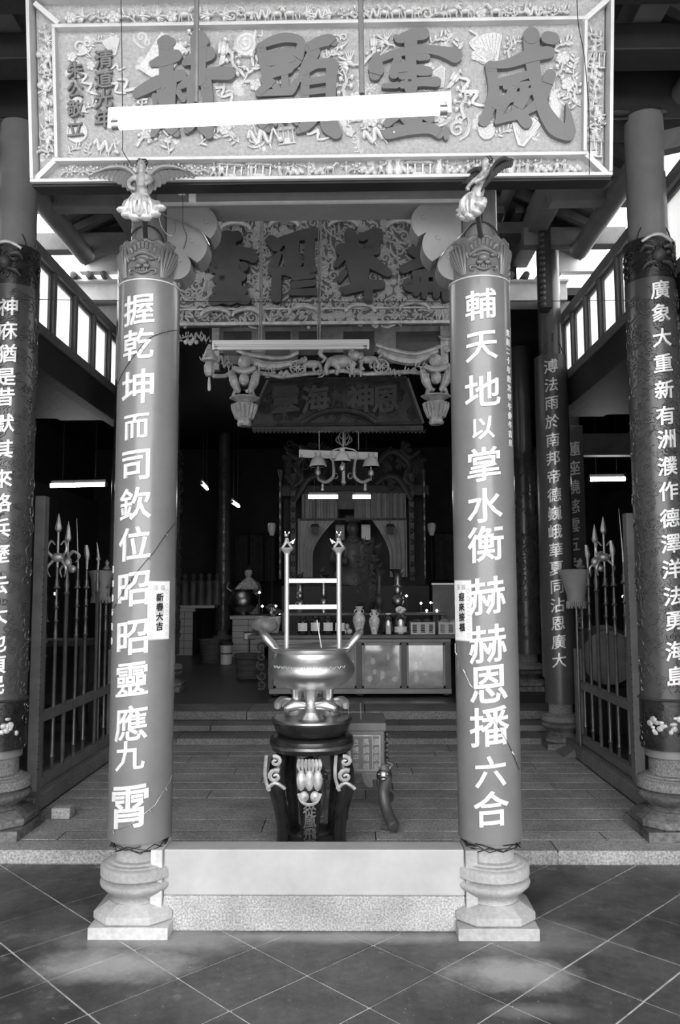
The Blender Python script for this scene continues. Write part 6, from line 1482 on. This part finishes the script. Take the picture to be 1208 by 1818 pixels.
for k, (x, y, Y) in enumerate(((461, 1052, 9.9), (466, 1076, 9.8), (490, 1076, 9.8), (496, 1089, 9.7), (722, 1058, 9.9), (748, 1071, 10), (765, 1070, 10), (771, 1069, 10), (758, 1084, 9.9), (776, 1084, 9.9), (98, 1054, 9.4), (1107, 1059, 9.4))):
    c = at(x, y, Y)
    where = ['above the flower pot', 'left of the flower pot', 'right of the flower pot', 'beside the left burner rod', 'beside the tall flared vase', 'leftmost of the cluster over the baskets', 'middle of the cluster over the baskets', 'rightmost of the cluster over the baskets', 'low over the left basket', 'low over the gap between the baskets', 'in the left aisle behind the fence', 'in the right aisle behind the fence'][k]
    r_ = thing('small_lamp', (c.x, Y, c.z), 'tiny glowing bulb %s' % where, 'lamp', 'tiny glowing bulbs')
    MB().ell(c, .013 if k < 10 else .016, 8, 6).build('bulb', 'bulb', r_)
    MB().tube([(c.x, Y, c.z-.012), (c.x, Y, ZA if k < 10 else ZG+.02)], .005, 5).build('stand_rod', 'dark', r_)
pf = thing('framed_picture', (at(792, 1085, 9.9).x, 9.9, ZA), 'dim framed picture leaning behind the baskets', 'picture')
p, q = at(769, 1084, 9.9), at(815, 1036, 9.9)
MB().box(p.x, q.x, 9.9, 9.93, ZA, q.z).build('picture', 'midwood', pf); MB().box(p.x-.01, q.x+.01, 9.88, 9.94, q.z-.015, q.z+.006).build('top_frame', 'gold_frame', pf)
# ------------------------------------------------------------------ curtained shrine
YS = 12.2
Sx = lambda x, y, d=0: at(x, y, YS+d)
sn = thing('shrine', (Sx(628, 1000).x, YS, ZH), 'dark carved shrine with an arched crest and gilt pilasters behind the altar', 'shrine')
MB().box(Sx(495, 1000).x, Sx(765, 1000).x, YS+.9, YS+1.0, ZH, Sx(600, 800).z).build('back_panel', 'dark', sn)
MB().box(Sx(500, 1000).x, Sx(762, 1000).x, YS, YS+.8, ZH, Sx(600, 1040).z).build('dais', 'dark', sn, bevel=.01)
for x, w_, m, nm, y0, y1 in ((521, 9, 'golddk', 'pilaster', 858, 1030), (732, 9, 'golddk', 'pilaster', 858, 1030), (498, 4, 'golddk', 'slim_pilaster', 850, 1028), (755, 4, 'golddk', 'slim_pilaster', 850, 1028)):
    p = Sx(x, y1); k = YS/F
    MB().box(p.x-w_*k/2, p.x+w_*k/2, YS-.05, YS+.1, p.z, Sx(x, y0).z).build(nm, m, sn, bevel=.006)
    for j in range(9):
        z = p.z+(Sx(x, y0).z-p.z)*(j+.5)/9; MB().ell((p.x, YS-.06, z), (w_*k*.42, .03, .045), 8, 5).build('gilt_boss', 'goldf' if w_ < 5 else 'golddk', sn)
    MB().lathe([(w_*k*.6, 0), (w_*k*1.1, .08), (w_*k*1.3, .14)], 10, (p.x, YS, Sx(x, y0).z)).build('capital', 'golddk', sn)
for s_ in (-1, 1):
    cx = 628
    for pts in ([(cx+s_*108, 865), (cx+s_*92, 850), (cx+s_*100, 825), (cx+s_*75, 802), (cx+s_*55, 808), (cx+s_*48, 822)], [(cx+s_*104, 890), (cx+s_*92, 868), (cx+s_*80, 850), (cx+s_*60, 845), (cx+s_*40, 860)], [(cx+s_*118, 800), (cx+s_*100, 812), (cx+s_*86, 800), (cx+s_*96, 790)]):
        MB().tube([Sx(x, y, -.05) for x, y in pts], [.03]+[.055]*(len(pts)-2)+[.03], 8).build('crest_moulding', 'golddk', sn)
    for k in range(16):
        x, y = cx+s_*R.uniform(50, 118), R.uniform(790, 862); c = Sx(x, y, -.04)
        inst(copy_for(R.choice(['carved_scroll', 'carved_cloud', 'carved_leaves']), 'golddk'), 'carved_scroll', sn, c-wloc(sn), (.2, .2, .2), R.uniform(-2, 2))
MB().box(Sx(500, 860).x, Sx(762, 860).x, YS, YS+.25, Sx(600, 880).z, Sx(600, 862).z).build('architrave', 'dark', sn)
def cloth(name, fn, n, m_, mat_, parent, th_=.01):
    """pleated cloth as a thin solid sheet"""
    k = n+1; V = [fn(i/n, j/m_) for j in range(m_+1) for i in range(k)]
    V2 = [(x, y+th_, z) for x, y, z in V]; N = len(V)
    F_ = [(j*k+i, j*k+i+1, j*k+k+i+1, j*k+k+i) for j in range(m_) for i in range(n)]
    mb = MB().add(V, F_, True).add(V2, [f[::-1] for f in F_], True); return mb.build(name, mat_, parent)
cu = thing('curtain', (Sx(628, 900).x, YS-.1, Sx(628, 880).z), 'pale gathered curtain with a valance and two tied-back drapes in the shrine', 'curtain')
vz0, vz1 = Sx(600, 922).z, Sx(600, 878).z
for a_, b_ in ((537, 601), (629, 720)):
    xa, xb = Sx(a_, 900).x, Sx(b_, 900).x
    cloth('valance', lambda u, v, xa=xa, xb=xb: (xa+(xb-xa)*u, YS-.14+.04*math.sin(u*(xb-xa)*75)+.02*math.sin(u*23), vz0+(vz1-vz0)*v), 60, 4, 'cloth', cu)
MB().box(Sx(533, 924).x, Sx(720, 924).x, YS-.16, YS-.12, vz0-.025, vz0+.005).build('valance_hem', 'clothd', cu)
for s_ in (-1, 1):
    xo, xi, xt = Sx(628+s_*98 if s_ < 0 else 722, 950).x, Sx(628+s_*30, 925).x, Sx(628+s_*(72 if s_ < 0 else 64), 985).x
    z0, z1, z2 = Sx(600, 1025).z, Sx(600, 985 if s_ < 0 else 988).z, vz0
    def dr(u, v):
        # inner edge sweeps from the middle at the top to the tie and then hangs straight
        z = z0+(z2-z0)*v; t = max(0, (z-z1)/(z2-z1)); e = xt+(xi-xt)*t**1.6
        return (xo+(e-xo)*u, YS-.1+.02*math.sin(u*26+v*2)*(1 if v < .9 else .6), z)
    cloth('drape', dr, 36, 14, 'cloth', cu)
for x, lab in ((560, 'left'), (693, 'right')):
    c = Sx(x, 940, -.3); k = YS/F
    r_ = thing('hanging_lantern', (c.x, c.y, c.z), 'small dark square lantern hanging before the %s curtain' % lab, 'lantern', 'two dark lanterns before the curtain')
    MB().frust(c.x-5*k, c.x+5*k, c.y-.05, c.y+.05, c.z-.07, c.x-6*k, c.x+6*k, c.y-.06, c.y+.06, c.z+.04).build('body', 'dark', r_)
    MB().frust(c.x-8*k, c.x+8*k, c.y-.08, c.y+.08, c.z+.04, c.x-5*k, c.x+5*k, c.y-.05, c.y+.05, c.z+.08).build('roof', 'dark', r_)
    MB().tube([(c.x, c.y, c.z+.08), (c.x, c.y, Sx(x, 874).z)], .006, 5).tube([(c.x, c.y, Sx(x, 874).z), (c.x, YS+.05, Sx(x, 870).z)], .01, 5).build('cord', 'black', r_)
pn = thing('embroidered_banner', Sx(615, 890, -.2), 'dim square embroidered panel hanging between the two valances', 'banner')
MB().box(Sx(601, 890, -.2).x, Sx(629, 890, -.2).x, YS-.2, YS-.17, Sx(615, 904, -.2).z, Sx(615, 872, -.2).z).build('panel', 'golddk', pn)
ds = thing('deity_statue', (Sx(628, 1035).x, YS+.4, Sx(600, 1040).z+.001), 'dark seated robed figure with a crown deep inside the curtained shrine', 'statue')
zz = Sx(600, 1040).z+.001; cx = Sx(628, 1035).x
st_ = MB().lathe([(.34, 0), (.33, .15), (.22, .35), (.2, .55), (.22, .65), (.1, .74), (.07, .8)], 20, (cx, YS+.45, zz), sy=.7).ell((cx, YS+.42, zz+.9), (.1, .1, .13), 14, 10)
for s_ in (-1, 1): st_.tube([(cx+s_*.18, YS+.42, zz+.62), (cx+s_*.28, YS+.25, zz+.4), (cx+s_*.08, YS+.1, zz+.38)], [.09, .09, .06], 10)
remesh(st_.build('body', 'midwood', ds), .02)
MB().box(cx-.13, cx+.13, YS+.38, YS+.5, zz+1.0, zz+1.12).build('crown', 'golddk', ds, bevel=.02)
for x, y in ((604, 945), (650, 945)):
    c = Sx(x, y, .3); r_ = thing('small_picture', c, 'small pale picture card in the shrine, %s of the dark figure' % ('left' if x < 620 else 'right'), 'picture', 'small picture cards in the shrine')
    MB().box(c.x-.07, c.x+.07, c.y, c.y+.012, c.z-.12, c.z+.12).build('card', 'cloth' if x < 620 else 'label', r_)
    MB().tube([(c.x, c.y+.01, c.z+.12), (c.x, c.y+.01, Sx(x, 885).z)], .004, 5).build('cord', 'black', r_)
# ------------------------------------------------------------------ left depth of the hall
def tiled_counter(x0, x1, y0, y1, Y, label, depth=.8):
    a, b = at(x0, y1, Y), at(x1, y0, Y); r_ = thing('tiled_counter', ((a.x+b.x)/2, Y, ZH), label, 'counter', 'white tiled side altars')
    MB().box(a.x, b.x, Y+.01, Y+depth, ZH, b.z-.06).build('core', 'wallp', r_)
    MB().box(a.x-.04, b.x+.04, Y-.03, Y+depth+.02, b.z-.06, b.z).build('top_slab', 'wtile', r_, bevel=.008)
    n = max(2, int((b.x-a.x)/.2)); m = 6; w_ = (b.x-a.x)/n; h = (b.z-.06-ZH)/m
    for i in range(n):
        for j in range(m): MB().box(a.x+w_*i+.004, a.x+w_*(i+1)-.004, Y-.004, Y+.01, ZH+h*j+.004, ZH+h*(j+1)-.004).build('tile', 'wtile', r_)
    return r_, b.z
_, zc1 = tiled_counter(311, 343, 1080, 1163, 14.6, 'narrow white-tiled pier of the side altar beside the left hall column')
_, zc2 = tiled_counter(412, 470, 1093, 1165, 14.3, 'wide white-tiled side altar behind the white bucket', .9)
sl = thing('altar_slab', (at(350, 1083, 14.7).x, 14.7, zc1), 'pale slab bridging from the tiled pier towards the gilt-lettered column', 'slab')
p, q = at(311, 1080, 14.7), at(382, 1080, 14.7)
MB().box(p.x, q.x, 14.62, 15.0, zc1+.001, zc1+.05).build('slab', 'wtile', sl, bevel=.006)
cx = at(432, 1088, 14.6).x
ur = thing('bronze_urn', (cx, 14.56, zc2), 'round dark bronze urn on the wide tiled side altar', 'urn')
MB().lathe([(.14, 0), (.12, .04), (.22, .12), (.27, .22), (.25, .34), (.18, .42), (.22, .47), (.2, .47)], 28, (cx, 14.56, zc2)).build('body', 'brass_d', ur)
for s_ in (-1, 1): MB().tube([(cx+s_*.2, 14.56, zc2+.42), (cx+s_*.3, 14.56, zc2+.5), (cx+s_*.26, 14.56, zc2+.6)], .025, 8).build('ear', 'brass_d', ur)
cx = at(441, 1060, 15).x
fg = thing('deity_statue', (cx, 15.05, zc2), 'small pale robed statue standing behind the bronze urn', 'statue')
s2 = MB().lathe([(.2, 0), (.18, .3), (.12, .5), (.16, .6), (.06, .68)], 16, (cx, 15.05, zc2), sy=.7).ell((cx, 15.02, zc2+.78), (.08, .08, .1), 12, 8)
for s_ in (-1, 1): s2.tube([(cx+s_*.13, 15, zc2+.56), (cx+s_*.22, 14.92, zc2+.42), (cx+s_*.1, 14.85, zc2+.4)], .05, 8)
remesh(s2.build('body', 'porcelain', fg), .02)
MB().lathe([(.09, 0), (.1, .05), (.03, .1)], 12, (cx, 15.02, zc2+.83)).build('hat', 'dark', fg)
cx = at(360, 1050, 15).x
fg = thing('deity_group', (cx, 14.85, zc1+.052), 'dim cluster of small statues on the slab left of the gilt-lettered column', 'statue')
for k in range(5): MB().lathe([(.09, 0), (.07, .3), (.08, .42), (.03, .47), (.05, .55), (.001, .6)], 10, (cx-.3+.15*k, 14.82+.04*(k % 2), zc1+.052)).build('figure', 'midwood', fg)
def basket(x, y0, y1, Y, w_, label, m='basket'):
    c = at(x, y1, Y); h = at(x, y0, Y).z-ZH; r_ = thing('waste_basket', (c.x, Y, ZH), label, 'basket', 'bins in the hall')
    MB().lathe([(w_*.8, .002), (w_, h), (w_*1.04, h), (w_*1.04, h+.02), (w_*.95, h+.02), (w_*.76, .02)], 24, (c.x, Y, ZH)).build('basket_body', m, r_)
    for k in range(4): MB().lathe([(w_*(.8+.2*(k+.5)/4)+.002, h*(k+.4)/4), (w_*(.8+.2*(k+.5)/4)+.012, h*(k+.5)/4), (w_*(.8+.2*(k+.5)/4)+.004, h*(k+.6)/4)], 24, (c.x, Y, ZH)).build('woven_band', m, r_)
basket(375, 1137, 1178, 13.2, .2, 'round woven basket on the hall floor left of the white bucket')
basket(441, 1163, 1208, 11.0, .19, 'dark woven bin on the hall floor beside the cabinet')
c = at(405, 1178, 13.2)
bk = thing('bucket', (c.x, 13.0, ZH), 'white plastic bucket with a dark lid on the hall floor', 'bucket')
k = 13/F
MB().lathe([(10*k, 0), (11*k, 29*k), (11.5*k, 30*k), (11.5*k, 33*k), (10.5*k, 33*k)], 24, (c.x, 13.0, ZH)).build('pail', 'bucket', bk)
MB().lathe([(12.5*k, 33*k), (12.5*k, 36*k), (11*k, 38*k), (.001, 38*k)], 24, (c.x, 13.0, ZH)).build('lid', 'dark', bk)
MB().lathe([(10.85*k, 17*k), (11*k, 20*k)], 24, (c.x, 13.0, ZH)).build('printed_band', 'metal', bk)
c = at(452, 1120, 12.0)
nb = thing('notice_board', (c.x, 12.0, ZH), 'small white notice board on a dark stand left of the cabinet', 'sign')
p, q = at(434, 1135, 12), at(452, 1124, 12)
MB().box(p.x-.01, q.x+.01, 12.0, 12.02, p.z-.01, q.z+.015).build('frame', 'black', nb); MB().box(p.x, q.x, 11.99, 12.0, p.z, q.z).build('card', 'paper', nb); MB().box((p.x+q.x)/2-.01, (p.x+q.x)/2+.01, 12.0, 12.02, ZH, p.z).build('stand', 'black', nb)
# hanging cloth banners at the hall's back wall
for i, (x0, x1, y0, y1) in enumerate(((418, 440, 950, 1032), (444, 468, 950, 1032), (470, 490, 950, 1032), (772, 812, 948, 1030))):
    a, b = at(x0, y1, 16.5), at(x1, y0, 16.5)
    lab = ['leftmost of the three dim banners left of the shrine', 'middle one of the three dim banners left of the shrine', 'dim banner nearest the shrine on its left', 'dim banner with faint writing right of the shrine'][i]
    r_ = thing('wall_banner', ((a.x+b.x)/2, 16.5, a.z), lab, 'banner', 'dim banners on the hall wall')
    cloth('cloth', lambda u, v: (a.x+(b.x-a.x)*u, 16.5+.02*math.sin(u*14), a.z+(b.z-a.z)*v), 16, 3, 'clothd', r_)
    MB().tube([(a.x, 16.5, b.z+.02), (b.x, 16.5, b.z+.02)], .025, 6).build('rod', 'dark', r_)
    MB().box((a.x+b.x)/2-.01, (a.x+b.x)/2+.01, 16.52, 17, b.z, b.z+.04).build('wall_hook', 'dark', r_)
for x, lab in ((483, 'left'), (767, 'right')):
    c = at(x, 942, 12.6); r_ = thing('wall_lamp', c, 'small pale glass lamp on a bracket, %s of the shrine' % lab, 'lamp', 'bracket lamps beside the shrine')
    MB().lathe([(.03, -.08), (.06, .0), (.07, .09), (.05, .12)], 12, c).build('glass', 'shade', r_); MB().tube([c-Vector((0, 0, .08)), (c.x, c.y, ZH)], .012, 6).build('stand_rod', 'dark', r_)
# aisle furniture glimpsed behind the fences
for X0, X1, lab, nm in ((-3.7, -2.7, 'dark long table in the left aisle behind the spear fence', 'long_table'), (2.9, 4.0, 'dark long table in the right aisle behind the spear fence', 'long_table')):
    r_ = thing(nm, ((X0+X1)/2, 8.6, ZG+.011), lab, 'table', 'tables in the aisles')
    MB().box(X0, X1, 8.1, 8.5, 1.0, 1.06).build('table_top', 'midwood', r_, bevel=.005)
    for x in (X0+.05, X1-.05):
        for y in (8.15, 8.45): MB().box(x-.03, x+.03, y-.03, y+.03, ZG+.011, 1.0).build('leg', 'midwood', r_)
c = at(1072, 1165, 8.0)
dm = thing('drum', (c.x, 8.0, ZG+.011), 'round dark drum resting on the aisle floor behind the right fence', 'drum')
MB().lathe([(.001, -.16), (.26, -.16), (.3, -.1), (.31, 0), (.3, .1), (.26, .16), (.001, .16)], 32).map(lambda x, y, z: (c.x+x, 8.0+z, c.z+y)).build('shell', 'midwood', dm)
MB().lathe([(.26, -.165), (.25, -.168), (.001, -.168)], 32).map(lambda x, y, z: (c.x+x, 8.0+z, c.z+y)).build('drum_skin', 'cloth', dm)
MB().box(c.x-.25, c.x+.25, 7.85, 8.15, ZG+.011, c.z-.29).build('stand', 'dark', dm)
